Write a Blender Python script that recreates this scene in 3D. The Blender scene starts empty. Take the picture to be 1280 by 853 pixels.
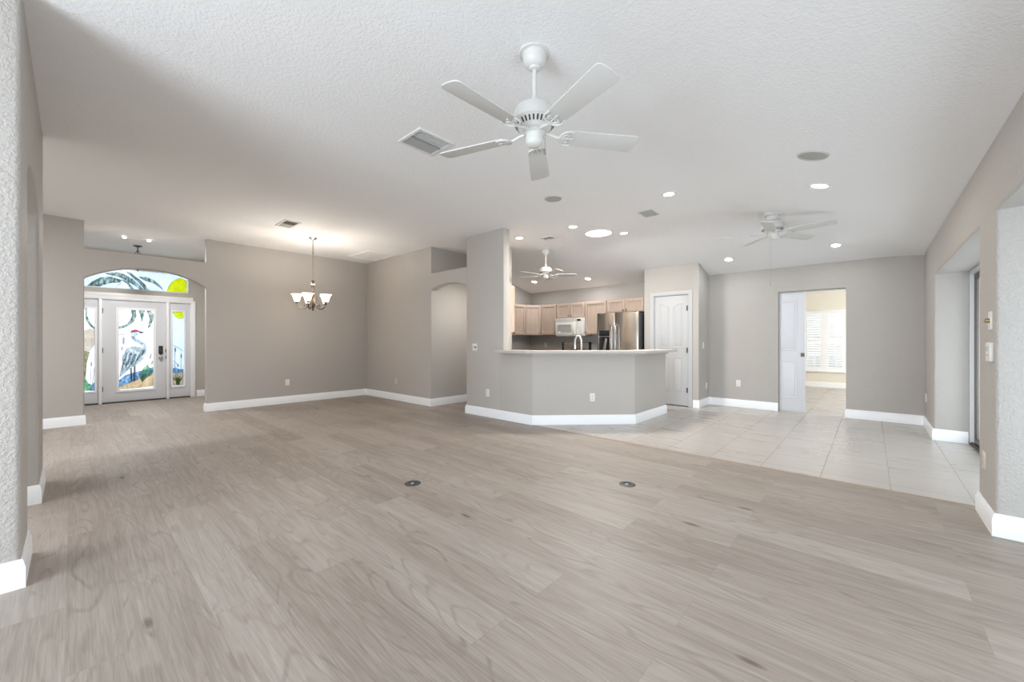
import bpy, bmesh, math, random
from mathutils import Vector, Matrix
random.seed(7)
R = math.radians
sc = bpy.context.scene
col = sc.collection
# ---------------------------------------------------------------- camera
cam_d = bpy.data.cameras.new('camera'); cam = bpy.data.objects.new('camera', cam_d); col.objects.link(cam)
cam.location = (0, 0, 1.2); cam.rotation_euler = (R(90), 0, R(42.1 - 90))
cam_d.sensor_width = 36; cam_d.lens = 36 * 496 / 1280; cam_d.clip_start = 0.02; cam_d.clip_end = 200
sc.camera = cam
# ---------------------------------------------------------------- world, lights, exposure
sc.view_settings.view_transform = 'Standard'; sc.view_settings.look = 'None'
sc.view_settings.gamma = 1; sc.view_settings.use_curve_mapping = False
sc.view_settings.exposure = 0.33
sc.cycles.use_denoising = True
sc.cycles.max_bounces = 14; sc.cycles.diffuse_bounces = 7; sc.cycles.glossy_bounces = 4
sc.cycles.transparent_max_bounces = 16; sc.cycles.transmission_bounces = 6
sc.cycles.sample_clamp_indirect = 6
sc.cycles.caustics_reflective = False; sc.cycles.caustics_refractive = False
w = bpy.data.worlds.new('sky'); sc.world = w; w.use_nodes = True
bgn = w.node_tree.nodes['Background']; bgn.inputs[0].default_value = (0.90, 0.95, 1.0, 1); bgn.inputs[1].default_value = 1.15

def area(name, loc, rot, sx, sy, power, color=(1, 1, 1), shape='RECTANGLE', spread=180):
    d = bpy.data.lights.new(name, 'AREA'); d.shape = shape; d.size = sx; d.size_y = sy
    d.energy = power; d.color = color; d.spread = R(spread)
    o = bpy.data.objects.new(name, d); col.objects.link(o); o.location = loc; o.rotation_euler = rot
    return o
DAY = (0.80, 0.90, 1.0)
# daylight entering through the glazed openings, much of it thrown upward by the sunlit slab outside
area('daylight_lanai', (2.0, -1.75, .70), (R(106), 0, 0), 3.4, 1.4, 41, DAY)            # facing +y
area('daylight_lanai_door', (5.65, -1.6, .75), (R(104), 0, 0), 2.5, 1.5, 30, DAY)
area('daylight_rear', (-3.4, 1.25, 1.2), (R(80), 0, R(-90)), 2.7, 1.9, 205, DAY)        # facing +x
area('left_hall_fill', (-1.9, 5.3, 2.88), (0, 0, 0), 1.6, 3.6, 118, (.94, .97, 1))  # added fill facing down in the unseen left hall, not a real fixture
area('daylight_bedroom', (13.6, 0.85, 1.25), (R(95), 0, R(90)), 1.7, 1.5, 6, (1, .98, .94))   # facing -x
area('daylight_bedroom_side', (10.6, -2.75, 1.3), (R(95), 0, 0), 2.2, 1.5, 120, (1, .98, .94))   # facing +y
area('daylight_entry', (0.85, 11.9, 1.6), (R(70), 0, R(180)), 2.0, 2.4, 22, DAY)        # facing -y

# ---------------------------------------------------------------- materials
MATS = {}
def nodes(name):
    m = bpy.data.materials.new(name); m.use_nodes = True; MATS[name] = m
    nt = m.node_tree; b = nt.nodes['Principled BSDF']
    return m, nt, b
def N(nt, typ, **kw):
    n = nt.nodes.new(typ)
    for k, v in kw.items():
        if k.startswith('i_'):
            key = k[2:]; key = int(key) if key.isdigit() else key
            n.inputs[key].default_value = v
        else: setattr(n, k, v)
    return n
def mat(name, c, rough=.5, metal=0, bump=0, bscale=200, var=0, vscale=3, spec=.5):
    m, nt, b = nodes(name)
    b.inputs['Base Color'].default_value = (*c, 1); b.inputs['Roughness'].default_value = rough
    b.inputs['Metallic'].default_value = metal; b.inputs['Specular IOR Level'].default_value = spec
    tc = N(nt, 'ShaderNodeTexCoord')
    if var:
        n = N(nt, 'ShaderNodeTexNoise', i_Scale=vscale, i_Detail=3.0); nt.links.new(tc.outputs['Object'], n.inputs['Vector'])
        mx = N(nt, 'ShaderNodeMix', data_type='RGBA'); nt.links.new(n.outputs['Fac'], mx.inputs[0])
        mx.inputs[6].default_value = (*[x * (1 - var) for x in c], 1); mx.inputs[7].default_value = (*[min(1, x * (1 + var)) for x in c], 1)
        nt.links.new(mx.outputs[2], b.inputs['Base Color'])
    if bump:
        n = N(nt, 'ShaderNodeTexNoise', i_Scale=bscale, i_Detail=2.5, i_Roughness=.6); nt.links.new(tc.outputs['Object'], n.inputs['Vector'])
        bp = N(nt, 'ShaderNodeBump', i_Strength=bump, i_Distance=.004); nt.links.new(n.outputs['Fac'], bp.inputs['Height'])
        nt.links.new(bp.outputs[0], b.inputs['Normal'])
    return m
def glow(name, c, strength, base=(.9, .9, .9)):
    m, nt, b = nodes(name); b.inputs['Base Color'].default_value = (*base, 1)
    b.inputs['Emission Color'].default_value = (*c, 1); b.inputs['Emission Strength'].default_value = strength
    tc = N(nt, 'ShaderNodeTexCoord'); n = N(nt, 'ShaderNodeTexNoise', i_Scale=30.0); nt.links.new(tc.outputs['Object'], n.inputs['Vector'])
    bp = N(nt, 'ShaderNodeBump', i_Strength=.1, i_Distance=.002); nt.links.new(n.outputs['Fac'], bp.inputs['Height']); nt.links.new(bp.outputs[0], b.inputs['Normal'])
    return m
def glass(name, tint, clear=.75, var=0.0, rough=.15):
    """coloured window glass: part clear and tinted, part diffusing, with a faint gloss"""
    m = bpy.data.materials.new(name); m.use_nodes = True; nt = m.node_tree; nt.nodes.clear(); MATS[name] = m
    out = N(nt, 'ShaderNodeOutputMaterial'); t = N(nt, 'ShaderNodeBsdfTransparent'); d = N(nt, 'ShaderNodeBsdfTranslucent')
    g = N(nt, 'ShaderNodeBsdfGlossy'); g.inputs['Roughness'].default_value = rough
    m1 = N(nt, 'ShaderNodeMixShader'); m1.inputs[0].default_value = 1 - clear
    m2 = N(nt, 'ShaderNodeMixShader'); m2.inputs[0].default_value = .05
    if var:
        tc = N(nt, 'ShaderNodeTexCoord'); mp = N(nt, 'ShaderNodeMapping'); mp.inputs['Scale'].default_value = (1, 1, .45)
        n = N(nt, 'ShaderNodeTexNoise', i_Scale=22.0, i_Detail=4.0, i_Distortion=1.2)
        nt.links.new(tc.outputs['Object'], mp.inputs[0]); nt.links.new(mp.outputs[0], n.inputs['Vector'])
        rp = N(nt, 'ShaderNodeValToRGB'); rp.color_ramp.elements[0].position = .35; rp.color_ramp.elements[1].position = .65
        rp.color_ramp.elements[0].color = (*[x * (1 - var) for x in tint], 1)
        rp.color_ramp.elements[1].color = (*[min(1, x + (1 - x) * var) for x in tint], 1)
        nt.links.new(n.outputs['Fac'], rp.inputs[0])
        nt.links.new(rp.outputs[0], t.inputs[0]); nt.links.new(rp.outputs[0], d.inputs[0])
    else:
        t.inputs[0].default_value = (*tint, 1); d.inputs[0].default_value = (*tint, 1)
    nt.links.new(t.outputs[0], m1.inputs[1]); nt.links.new(d.outputs[0], m1.inputs[2])
    nt.links.new(m1.outputs[0], m2.inputs[1]); nt.links.new(g.outputs[0], m2.inputs[2]); nt.links.new(m2.outputs[0], out.inputs[0])
    return m
def knockdown(name, c, scale, strength, rough=.75):
    """textured wall or ceiling paint: flattened splatter bump"""
    m, nt, b = nodes(name); b.inputs['Base Color'].default_value = (*c, 1); b.inputs['Roughness'].default_value = rough
    b.inputs['Specular IOR Level'].default_value = .25
    tc = N(nt, 'ShaderNodeTexCoord'); n = N(nt, 'ShaderNodeTexNoise', i_Scale=scale, i_Detail=3.0, i_Roughness=.55, i_Distortion=.6)
    nt.links.new(tc.outputs['Object'], n.inputs['Vector'])
    rp = N(nt, 'ShaderNodeValToRGB'); rp.color_ramp.elements[0].position = .42; rp.color_ramp.elements[1].position = .62
    nt.links.new(n.outputs['Fac'], rp.inputs[0])
    bp = N(nt, 'ShaderNodeBump', i_Strength=strength, i_Distance=.006); nt.links.new(rp.outputs[0], bp.inputs['Height'])
    nt.links.new(bp.outputs[0], b.inputs['Normal'])
    return m
def wood(name, c1, c2, axis_scale, rough=.45):
    m, nt, b = nodes(name); b.inputs['Roughness'].default_value = rough
    tc = N(nt, 'ShaderNodeTexCoord'); mp = N(nt, 'ShaderNodeMapping'); mp.inputs['Scale'].default_value = axis_scale
    n = N(nt, 'ShaderNodeTexNoise', i_Scale=3.0, i_Detail=6.0, i_Roughness=.65, i_Distortion=.4)
    nt.links.new(tc.outputs['Object'], mp.inputs[0]); nt.links.new(mp.outputs[0], n.inputs['Vector'])
    rp = N(nt, 'ShaderNodeValToRGB'); rp.color_ramp.elements[0].position = .3; rp.color_ramp.elements[1].position = .7
    rp.color_ramp.elements[0].color = (*c1, 1); rp.color_ramp.elements[1].color = (*c2, 1)
    nt.links.new(n.outputs['Fac'], rp.inputs[0]); nt.links.new(rp.outputs[0], b.inputs['Base Color'])
    return m
def plank_floor():
    m, nt, b = nodes('oak_plank'); L = nt.links.new
    tc = N(nt, 'ShaderNodeTexCoord'); sp = N(nt, 'ShaderNodeSeparateXYZ'); L(tc.outputs['Object'], sp.inputs[0])
    cb = N(nt, 'ShaderNodeCombineXYZ'); L(sp.outputs['Y'], cb.inputs['X']); L(sp.outputs['X'], cb.inputs['Y'])
    mp = N(nt, 'ShaderNodeMapping'); mp.inputs['Location'].default_value = (.35, .02, 0); L(cb.outputs[0], mp.inputs[0])
    br = N(nt, 'ShaderNodeTexBrick', offset=.37, offset_frequency=2, squash=1, squash_frequency=2)
    for k, v in (('Color1', (0, 0, 0, 1)), ('Color2', (1, 1, 1, 1)), ('Mortar', (.5, .5, .5, 1)), ('Scale', 1.0), ('Mortar Size', .0010), ('Mortar Smooth', .1), ('Bias', 0.0), ('Brick Width', 1.52), ('Row Height', .215)):
        br.inputs[k].default_value = v
    L(mp.outputs[0], br.inputs['Vector'])
    # long grain, different in every plank
    wm = N(nt, 'ShaderNodeMath', operation='MULTIPLY'); wm.inputs[1].default_value = 37.0; L(br.outputs['Color'], wm.inputs[0])
    g1 = N(nt, 'ShaderNodeMapping'); g1.inputs['Scale'].default_value = (.55, 9, 1); L(mp.outputs[0], g1.inputs[0])
    n1 = N(nt, 'ShaderNodeTexNoise', noise_dimensions='4D', i_Scale=1.6, i_Detail=5.0, i_Roughness=.62, i_Distortion=.9); L(g1.outputs[0], n1.inputs['Vector']); L(wm.outputs[0], n1.inputs['W'])
    g2 = N(nt, 'ShaderNodeMapping'); g2.inputs['Scale'].default_value = (3.0, 95, 1); L(mp.outputs[0], g2.inputs[0])
    n2 = N(nt, 'ShaderNodeTexNoise', noise_dimensions='4D', i_Scale=1.4, i_Detail=3.0, i_Roughness=.6, i_Distortion=.3); L(g2.outputs[0], n2.inputs['Vector']); L(wm.outputs[0], n2.inputs['W'])
    # cathedral rings
    g3 = N(nt, 'ShaderNodeMapping'); g3.inputs['Scale'].default_value = (1.1, 5.5, 1); L(mp.outputs[0], g3.inputs[0])
    n3 = N(nt, 'ShaderNodeTexNoise', noise_dimensions='4D', i_Scale=1.0, i_Detail=1.5, i_Roughness=.4); L(g3.outputs[0], n3.inputs['Vector']); L(wm.outputs[0], n3.inputs['W'])
    rm = N(nt, 'ShaderNodeMath', operation='MULTIPLY'); rm.inputs[1].default_value = 70.0; L(n3.outputs['Fac'], rm.inputs[0])
    rs = N(nt, 'ShaderNodeMath', operation='SINE'); L(rm.outputs[0], rs.inputs[0])
    # knots
    vo = N(nt, 'ShaderNodeTexVoronoi', i_Scale=1.0, i_Randomness=1.0); g4 = N(nt, 'ShaderNodeMapping'); g4.inputs['Scale'].default_value = (1.1, 3.4, 1); L(mp.outputs[0], g4.inputs[0]); L(g4.outputs[0], vo.inputs['Vector'])
    kr = N(nt, 'ShaderNodeMapRange'); kr.inputs['From Min'].default_value = .02; kr.inputs['From Max'].default_value = .075; kr.inputs['To Min'].default_value = 1; kr.inputs['To Max'].default_value = 0; L(vo.outputs['Distance'], kr.inputs['Value'])
    def madd(a, k, c):
        x = N(nt, 'ShaderNodeMath', operation='MULTIPLY_ADD'); x.inputs[1].default_value = k
        L(a, x.inputs[0])
        if isinstance(c, float): x.inputs[2].default_value = c
        else: L(c, x.inputs[2])
        return x.outputs[0]
    # dark ring lines of the flat-sawn figure, only in some stretches
    sh = N(nt, 'ShaderNodeMapRange'); sh.inputs['From Min'].default_value = .62; sh.inputs['From Max'].default_value = 1.0; L(rs.outputs[0], sh.inputs['Value'])
    ms = N(nt, 'ShaderNodeMapRange'); ms.inputs['From Min'].default_value = .42; ms.inputs['From Max'].default_value = .62; L(n1.outputs['Fac'], ms.inputs['Value'])
    rg = N(nt, 'ShaderNodeMath', operation='MULTIPLY'); L(sh.outputs[0], rg.inputs[0]); L(ms.outputs[0], rg.inputs[1])
    v = madd(br.outputs['Color'], .17, -.03)
    v = madd(n1.outputs['Fac'], .50, v)
    v = madd(n2.outputs['Fac'], .54, v)
    v = madd(rg.outputs[0], -.17, v)
    v = madd(kr.outputs[0], -.45, v)
    rp = N(nt, 'ShaderNodeValToRGB'); cr = rp.color_ramp
    cr.elements[0].position = .18; cr.elements[0].color = PLANK[0]; cr.elements[1].position = .9; cr.elements[1].color = PLANK[2]
    e = cr.elements.new(.55); e.color = PLANK[1]
    L(v, rp.inputs[0])
    mo = N(nt, 'ShaderNodeMix', data_type='RGBA'); mo.inputs[7].default_value = (.17, .14, .115, 1)
    mf = N(nt, 'ShaderNodeMath', operation='MULTIPLY'); mf.inputs[1].default_value = .45; L(br.outputs['Fac'], mf.inputs[0])
    L(mf.outputs[0], mo.inputs[0]); L(rp.outputs[0], mo.inputs[6]); L(mo.outputs[2], b.inputs['Base Color'])
    rr = N(nt, 'ShaderNodeMapRange'); rr.inputs['To Min'].default_value = .42; rr.inputs['To Max'].default_value = .56; L(n2.outputs['Fac'], rr.inputs['Value']); L(rr.outputs[0], b.inputs['Roughness'])
    b.inputs['Specular IOR Level'].default_value = .55
    bp = N(nt, 'ShaderNodeBump', i_Strength=.12, i_Distance=.002); L(n2.outputs['Fac'], bp.inputs['Height']); L(bp.outputs[0], b.inputs['Normal'])
    return m
def tile_floor():
    m, nt, b = nodes('stone_tile'); L = nt.links.new
    tc = N(nt, 'ShaderNodeTexCoord'); mp = N(nt, 'ShaderNodeMapping'); mp.inputs['Location'].default_value = (-.06, .1225, 0); L(tc.outputs['Object'], mp.inputs[0])
    br = N(nt, 'ShaderNodeTexBrick', offset=0.0, offset_frequency=2, squash=1, squash_frequency=2)
    for k, v in (('Color1', (0, 0, 0, 1)), ('Color2', (1, 1, 1, 1)), ('Mortar', (.5, .5, .5, 1)), ('Scale', 1.0), ('Mortar Size', .0045), ('Mortar Smooth', .15), ('Bias', 0.0), ('Brick Width', .4525), ('Row Height', .4525)):
        br.inputs[k].default_value = v
    L(mp.outputs[0], br.inputs['Vector'])
    wm = N(nt, 'ShaderNodeMath', operation='MULTIPLY'); wm.inputs[1].default_value = 23.0; L(br.outputs['Color'], wm.inputs[0])
    g1 = N(nt, 'ShaderNodeMapping'); g1.inputs['Scale'].default_value = (7, 1.0, 1); L(tc.outputs['Object'], g1.inputs[0])
    n1 = N(nt, 'ShaderNodeTexNoise', noise_dimensions='4D', i_Scale=1.5, i_Detail=3.5, i_Roughness=.55, i_Distortion=.35); L(g1.outputs[0], n1.inputs['Vector']); L(wm.outputs[0], n1.inputs['W'])
    ad = N(nt, 'ShaderNodeMath', operation='MULTIPLY_ADD'); ad.inputs[1].default_value = .12; L(br.outputs['Color'], ad.inputs[0]); L(n1.outputs['Fac'], ad.inputs[2])
    rp = N(nt, 'ShaderNodeValToRGB'); cr = rp.color_ramp
    cr.elements[0].position = .22; cr.elements[0].color = TILE[0]; cr.elements[1].position = .80; cr.elements[1].color = TILE[1]
    L(ad.outputs[0], rp.inputs[0])
    mo = N(nt, 'ShaderNodeMix', data_type='RGBA'); mo.inputs[7].default_value = TILE[2]
    L(br.outputs['Fac'], mo.inputs[0]); L(rp.outputs[0], mo.inputs[6]); L(mo.outputs[2], b.inputs['Base Color'])
    rr = N(nt, 'ShaderNodeMapRange'); rr.inputs['To Min'].default_value = .22; rr.inputs['To Max'].default_value = .36; L(n1.outputs['Fac'], rr.inputs['Value'])
    ra = N(nt, 'ShaderNodeMath', operation='MULTIPLY_ADD'); ra.inputs[1].default_value = .4; L(br.outputs['Fac'], ra.inputs[0]); L(rr.outputs[0], ra.inputs[2]); L(ra.outputs[0], b.inputs['Roughness'])
    iv = N(nt, 'ShaderNodeMath', operation='SUBTRACT'); iv.inputs[0].default_value = 1; L(br.outputs['Fac'], iv.inputs[1])
    bp = N(nt, 'ShaderNodeBump', i_Strength=.35, i_Distance=.003); L(iv.outputs[0], bp.inputs['Height']); L(bp.outputs[0], b.inputs['Normal'])
    return m
PLANK = [(.13, .10, .08, 1), (.315, .268, .230, 1), (.46, .42, .385, 1)]
TILE = [(.41, .38, .35, 1), (.50, .47, .445, 1), (.36, .33, .30, 1)]
M_PLANK = plank_floor(); M_TILE = tile_floor()
M_WALL = knockdown('greige_wall_paint', (.50, .475, .447), 75, .16)
M_WALLR = knockdown('greige_textured_paint', (.50, .475, .447), 60, .42, .6)
M_CREAM = knockdown('cream_wall_paint', (.80, .77, .69), 75, .15)
M_CEIL = knockdown('ceiling_paint', (.86, .865, .87), 55, .26, .85)
M_TRIM = mat('trim_paint', (.89, .91, .93), .35, bump=.05, bscale=60)
M_DOOR = mat('door_paint', (.51, .52, .53), .55, bump=.05, bscale=60)
M_DOORW = mat('entry_door_paint', (.68, .70, .74), .45, bump=.05, bscale=60)
M_WHITE = mat('white_enamel', (.74, .74, .72), .35, bump=.04, bscale=80)
M_FAN = mat('fan_white', (.66, .66, .635), .4, bump=.04, bscale=90)
M_BLADE = mat('fan_blade_white', (.62, .62, .60), .5, bump=.05, bscale=60)
M_PLATE = mat('plastic_plate', (.78, .77, .73), .35, bump=.03, bscale=90)
M_ALMOND = mat('almond_plastic', (.66, .60, .50), .4, bump=.03, bscale=90)
M_DARK = mat('dark_slot', (.03, .03, .03), .5, bump=.03, bscale=90)
M_BRONZE = mat('dark_bronze', (.10, .08, .065), .4, .8, bump=.05, bscale=120)
M_NICKEL = mat('brushed_nickel', (.42, .38, .33), .32, 1, bump=.04, bscale=150)
M_CHROME = mat('chrome', (.75, .76, .78), .12, 1, bump=.02, bscale=150)
M_STEEL = mat('stainless_steel', (.58, .53, .47), .24, 1, bump=.03, bscale=250, var=.06, vscale=4)
M_STEEL2 = mat('steel_handle', (.66, .68, .72), .2, 1, bump=.02, bscale=250)
M_BLACK = mat('black_gloss', (.015, .015, .017), .2, bump=.02, bscale=90)
M_CHAR = mat('charcoal_panel', (.045, .047, .05), .45, bump=.1, bscale=300)
M_GREY = mat('vent_grey', (.50, .50, .48), .5, bump=.03, bscale=90)
M_SLAT = mat('vent_slat', (.36, .36, .35), .5, bump=.03, bscale=90)
M_SPK = mat('speaker_grille', (.42, .43, .40), .7, bump=.6, bscale=700)
M_VENTIN = mat('vent_duct', (.14, .14, .13), .7, bump=.1, bscale=60)
M_CAB = wood('pickled_maple', (.50, .375, .295), (.64, .51, .42), (14, 14, 1.2))
M_COUNTER = mat('speckled_solid_surface', (.56, .50, .47), .35, bump=.02, bscale=120, var=.12, vscale=220)
M_WORKTOP = mat('grey_laminate', (.20, .18, .17), .3, bump=.02, bscale=120, var=.2, vscale=160)
M_SPLASH = mat('backsplash_paint', (.47, .45, .42), .6, bump=.08, bscale=80)
M_MICRO = mat('microwave_white', (.82, .81, .76), .28, bump=.02, bscale=90)
M_MWGLASS = mat('microwave_window', (.42, .43, .42), .2, bump=.02, bscale=90)
M_ALU = mat('white_aluminium', (.78, .80, .82), .35, bump=.03, bscale=90)
M_CONC = mat('pale_concrete', (.62, .60, .57), .8, bump=.3, bscale=60, var=.08, vscale=3)
M_LEAF = mat('garden_green', (.20, .30, .10), .7, bump=.4, bscale=20, var=.4, vscale=5)
M_PANE = glass('clear_glass', (.96, .98, .98), .94)
M_FROST = glass('frosted_glass', (.97, .98, 1.0), .45)
M_SKYGL = glass('pale_blue_glass', (.80, .89, .97), .5, .12)
M_GREENGL = glass('sea_green_glass', (.40, .55, .47), .55, .55)
M_BODYGL = glass('grey_green_glass', (.62, .72, .74), .6, .4)
M_FEATHGL = glass('dark_feather_glass', (.30, .45, .52), .6, .35)
M_NECKGL = glass('blue_grey_glass', (.62, .74, .84), .6, .4)
M_REDGL = glass('ruby_glass', (.62, .07, .16), .7, .1)
M_LEAD = mat('lead_came', (.14, .15, .15), .5, .5, bump=.1, bscale=200)
M_LEGGL = glass('slate_glass', (.25, .30, .38), .7, .2)
M_WATERGL = glass('lake_blue_glass', (.25, .55, .82), .6, .45)
M_TEALGL = glass('teal_glass', (.08, .42, .52), .6, .2)
M_SANDGL = glass('sand_glass', (.86, .70, .48), .6, .25)
M_BUSHGL = glass('leaf_green_glass', (.30, .72, .42), .6, .35)
M_SUNGL = glass('sun_yellow_glass', (.95, .92, .02), .75, .05)
M_CATGL = glass('cattail_glass', (.55, .52, .56), .6, .2)
M_OLIVEGL = glass('olive_glass', (.48, .46, .22), .6, .3)
M_TANGL = glass('tan_glass', (.80, .72, .62), .6, .2)
M_PLANTGL = glass('dark_green_glass', (.12, .28, .08), .6, .3)
M_SHADE = glow('lit_shade_glass', (1.0, .86, .68), 1.5)
_nt = M_SHADE.node_tree; _b = _nt.nodes['Principled BSDF']; _t = N(_nt, 'ShaderNodeBsdfTransparent'); _t.inputs[0].default_value = (1, .96, .90, 1)
_m = N(_nt, 'ShaderNodeMixShader'); _m.inputs[0].default_value = .55; _nt.links.new(_b.outputs[0], _m.inputs[1]); _nt.links.new(_t.outputs[0], _m.inputs[2])
_nt.links.new(_m.outputs[0], _nt.nodes['Material Output'].inputs[0])
M_LENSW = glow('warm_lens', (1.0, .88, .72), 7.0)
M_LENSC = glow('cool_lens', (.93, .96, 1.0), 9.0)
M_SKYL = glow('skylight_diffuser', (1.0, .99, .96), 3.0)
# ---------------------------------------------------------------- mesh helpers
class MB:
    def __init__(s): s.bm = bmesh.new()
    def box(s, x0, x1, y0, y1, z0, z1, bev=0, seg=2):
        t = bmesh.new(); bmesh.ops.create_cube(t, size=1)
        for v in t.verts: v.co = Vector(((x0 + x1) / 2 + v.co.x * (x1 - x0), (y0 + y1) / 2 + v.co.y * (y1 - y0), (z0 + z1) / 2 + v.co.z * (z1 - z0)))
        if bev: bmesh.ops.bevel(t, geom=t.edges[:], offset=bev, segments=seg, affect='EDGES', profile=.5)
        s.merge(t); return s
    def merge(s, t, mx=None):
        if mx is not None: bmesh.ops.transform(t, matrix=mx, verts=t.verts[:])
        me = bpy.data.meshes.new('tmp'); t.to_mesh(me); t.free(); s.bm.from_mesh(me); bpy.data.meshes.remove(me)
    def poly(s, pts, d0, d1, plane='xy', bev=0, holes=()):
        """prism of a 2D outline; plane says the outline's axes, d0..d1 run along the third"""
        t = bmesh.new()
        def P(a, b, d):
            return {'xy': (a, b, d), 'xz': (a, d, b), 'yz': (d, a, b)}[plane]
        if not holes:
            f = t.faces.new([t.verts.new(P(a, b, d0)) for a, b in pts])
            faces = [f]
        else:
            es = []
            for loop in [pts] + list(holes):
                vs = [t.verts.new(P(a, b, d0)) for a, b in loop]
                es += [t.edges.new((vs[i], vs[(i + 1) % len(vs)])) for i in range(len(vs))]
            bmesh.ops.triangle_fill(t, use_beauty=True, use_dissolve=False, edges=es)
            faces = t.faces[:]
        r = bmesh.ops.extrude_face_region(t, geom=faces)
        dv = Vector(P(0, 0, d1)) - Vector(P(0, 0, d0))
        bmesh.ops.translate(t, vec=dv, verts=[g for g in r['geom'] if isinstance(g, bmesh.types.BMVert)])
        bmesh.ops.recalc_face_normals(t, faces=t.faces[:])
        if bev:
            es = [e for e in t.edges if len(e.link_faces) == 2 and e.calc_face_angle(0) > .6]
            bmesh.ops.bevel(t, geom=es, offset=bev, segments=3, affect='EDGES', profile=.5)
        s.merge(t); return s
    def lathe(s, prof, c=(0, 0, 0), seg=32, mx=None):
        t = bmesh.new(); rings = []
        for r, z in prof:
            if r < 1e-5: rings.append([t.verts.new((0, 0, z))])
            else: rings.append([t.verts.new((r * math.cos(2 * math.pi * k / seg), r * math.sin(2 * math.pi * k / seg), z)) for k in range(seg)])
        for a, b in zip(rings, rings[1:]):
            for k in range(seg):
                q = []
                for v in (a[k % len(a)], a[(k + 1) % len(a)], b[(k + 1) % len(b)], b[k % len(b)]):
                    if v not in q: q.append(v)
                if len(q) > 2: t.faces.new(q)
        for ring in (rings[0], rings[-1]):
            if len(ring) > 2: t.faces.new(ring)
        bmesh.ops.recalc_face_normals(t, faces=t.faces[:])
        if mx is not None: bmesh.ops.transform(t, matrix=mx, verts=t.verts[:])
        bmesh.ops.translate(t, vec=c, verts=t.verts[:]); s.merge(t); return s
    def cyl(s, p0, p1, r, seg=16): return s.tube([p0, p1], r, seg)
    def tube(s, pts, r, seg=10):
        t = bmesh.new(); pts = [Vector(p) for p in pts]; n = len(pts); rs = r if isinstance(r, (list, tuple)) else [r] * n
        tans = [(pts[min(i + 1, n - 1)] - pts[max(i - 1, 0)]).normalized() for i in range(n)]
        up = Vector((0, 0, 1)) if abs(tans[0].z) < .9 else Vector((1, 0, 0))
        x = tans[0].cross(up).normalized(); rings = []
        for p, tg, rr in zip(pts, tans, rs):
            x = (x - tg * x.dot(tg)).normalized(); y = tg.cross(x)
            rings.append([t.verts.new(p + (x * math.cos(2 * math.pi * k / seg) + y * math.sin(2 * math.pi * k / seg)) * rr) for k in range(seg)])
        for a, b in zip(rings, rings[1:]):
            for k in range(seg): t.faces.new((a[k], a[(k + 1) % seg], b[(k + 1) % seg], b[k]))
        t.faces.new(rings[0]); t.faces.new(rings[-1]); bmesh.ops.recalc_face_normals(t, faces=t.faces[:]); s.merge(t); return s
    def sweep(s, path, prof):
        """extrude profile [(offset to the left of the path, z)] along a mitred floor path"""
        t = bmesh.new(); n = len(path); rings = []
        P = [Vector(p) for p in path]
        for i in range(n):
            d1 = (P[i] - P[i - 1]).normalized() if i else (P[1] - P[0]).normalized()
            d2 = (P[i + 1] - P[i]).normalized() if i < n - 1 else d1
            n1 = Vector((-d1.y, d1.x)); n2 = Vector((-d2.y, d2.x)); m = (n1 + n2); m = m / max(.2, m.dot(n1))
            rings.append([t.verts.new((P[i].x + m.x * o, P[i].y + m.y * o, z)) for o, z in prof])
        k = len(prof)
        for a, b in zip(rings, rings[1:]):
            for j in range(k): t.faces.new((a[j], a[(j + 1) % k], b[(j + 1) % k], b[j]))
        t.faces.new(rings[0]); t.faces.new(rings[-1]); bmesh.ops.recalc_face_normals(t, faces=t.faces[:]); s.merge(t); return s
    def build(s, name, m, parent=None, label=None, smooth=True, kind=None):
        me = bpy.data.meshes.new(name); s.bm.to_mesh(me); s.bm.free(); me.materials.append(m)
        if smooth and len(me.polygons):
            me.polygons.foreach_set('use_smooth', [True] * len(me.polygons))
            try: me.set_sharp_from_angle(angle=R(35))
            except Exception: pass
        o = bpy.data.objects.new(name, me); col.objects.link(o)
        if parent: o.parent = parent
        if label: o['label'] = label
        if kind: o['kind'] = kind
        return o
def tag(o, label=None, cat=None, group=None, kind=None):
    for k, v in (('label', label), ('category', cat), ('group', group), ('kind', kind)):
        if v: o[k] = v
    return o
def thing(name, loc, rz=0, label=None, cat=None, group=None, kind=None, rot=None):
    o = bpy.data.objects.new(name, None); col.objects.link(o); o.empty_display_size = .05
    o.location = loc; o.rotation_euler = rot if rot else (0, 0, rz)
    return tag(o, label, cat, group, kind)
def kids(o): return [c for c in bpy.data.objects if c.parent == o]
def copy_tree(o, parent=None):
    c = o.copy(); col.objects.link(c)
    if parent: c.parent = parent
    for ch in kids(o): copy_tree(ch, c)
    return c
def dup(o, loc, rz=0, label=None, rot=None):
    c = copy_tree(o); c.location = loc; c.rotation_euler = rot if rot else (0, 0, rz)
    if label: c['label'] = label
    return c
def arch(a, b, spring, apex, n=18):
    """points of a segmental arch from (a, spring) to (b, spring)"""
    hw = (b - a) / 2; rise = apex - spring; rad = (hw * hw + rise * rise) / (2 * rise); cz = apex - rad; cx = (a + b) / 2
    th = math.asin(min(1, hw / rad))
    return [(cx + rad * math.sin(-th + 2 * th * i / n), cz + rad * math.cos(-th + 2 * th * i / n)) for i in range(n + 1)]
H = 2.93
def ceil_z(x, y): return min(H, 2.45 + .25 * (8.1 - x), 2.45 + .25 * (y + .57))
def struct(name, mb, m, label, cat, smooth=True): return tag(mb.build(name, m, None, None, smooth), label, cat, None, 'structure')

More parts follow.
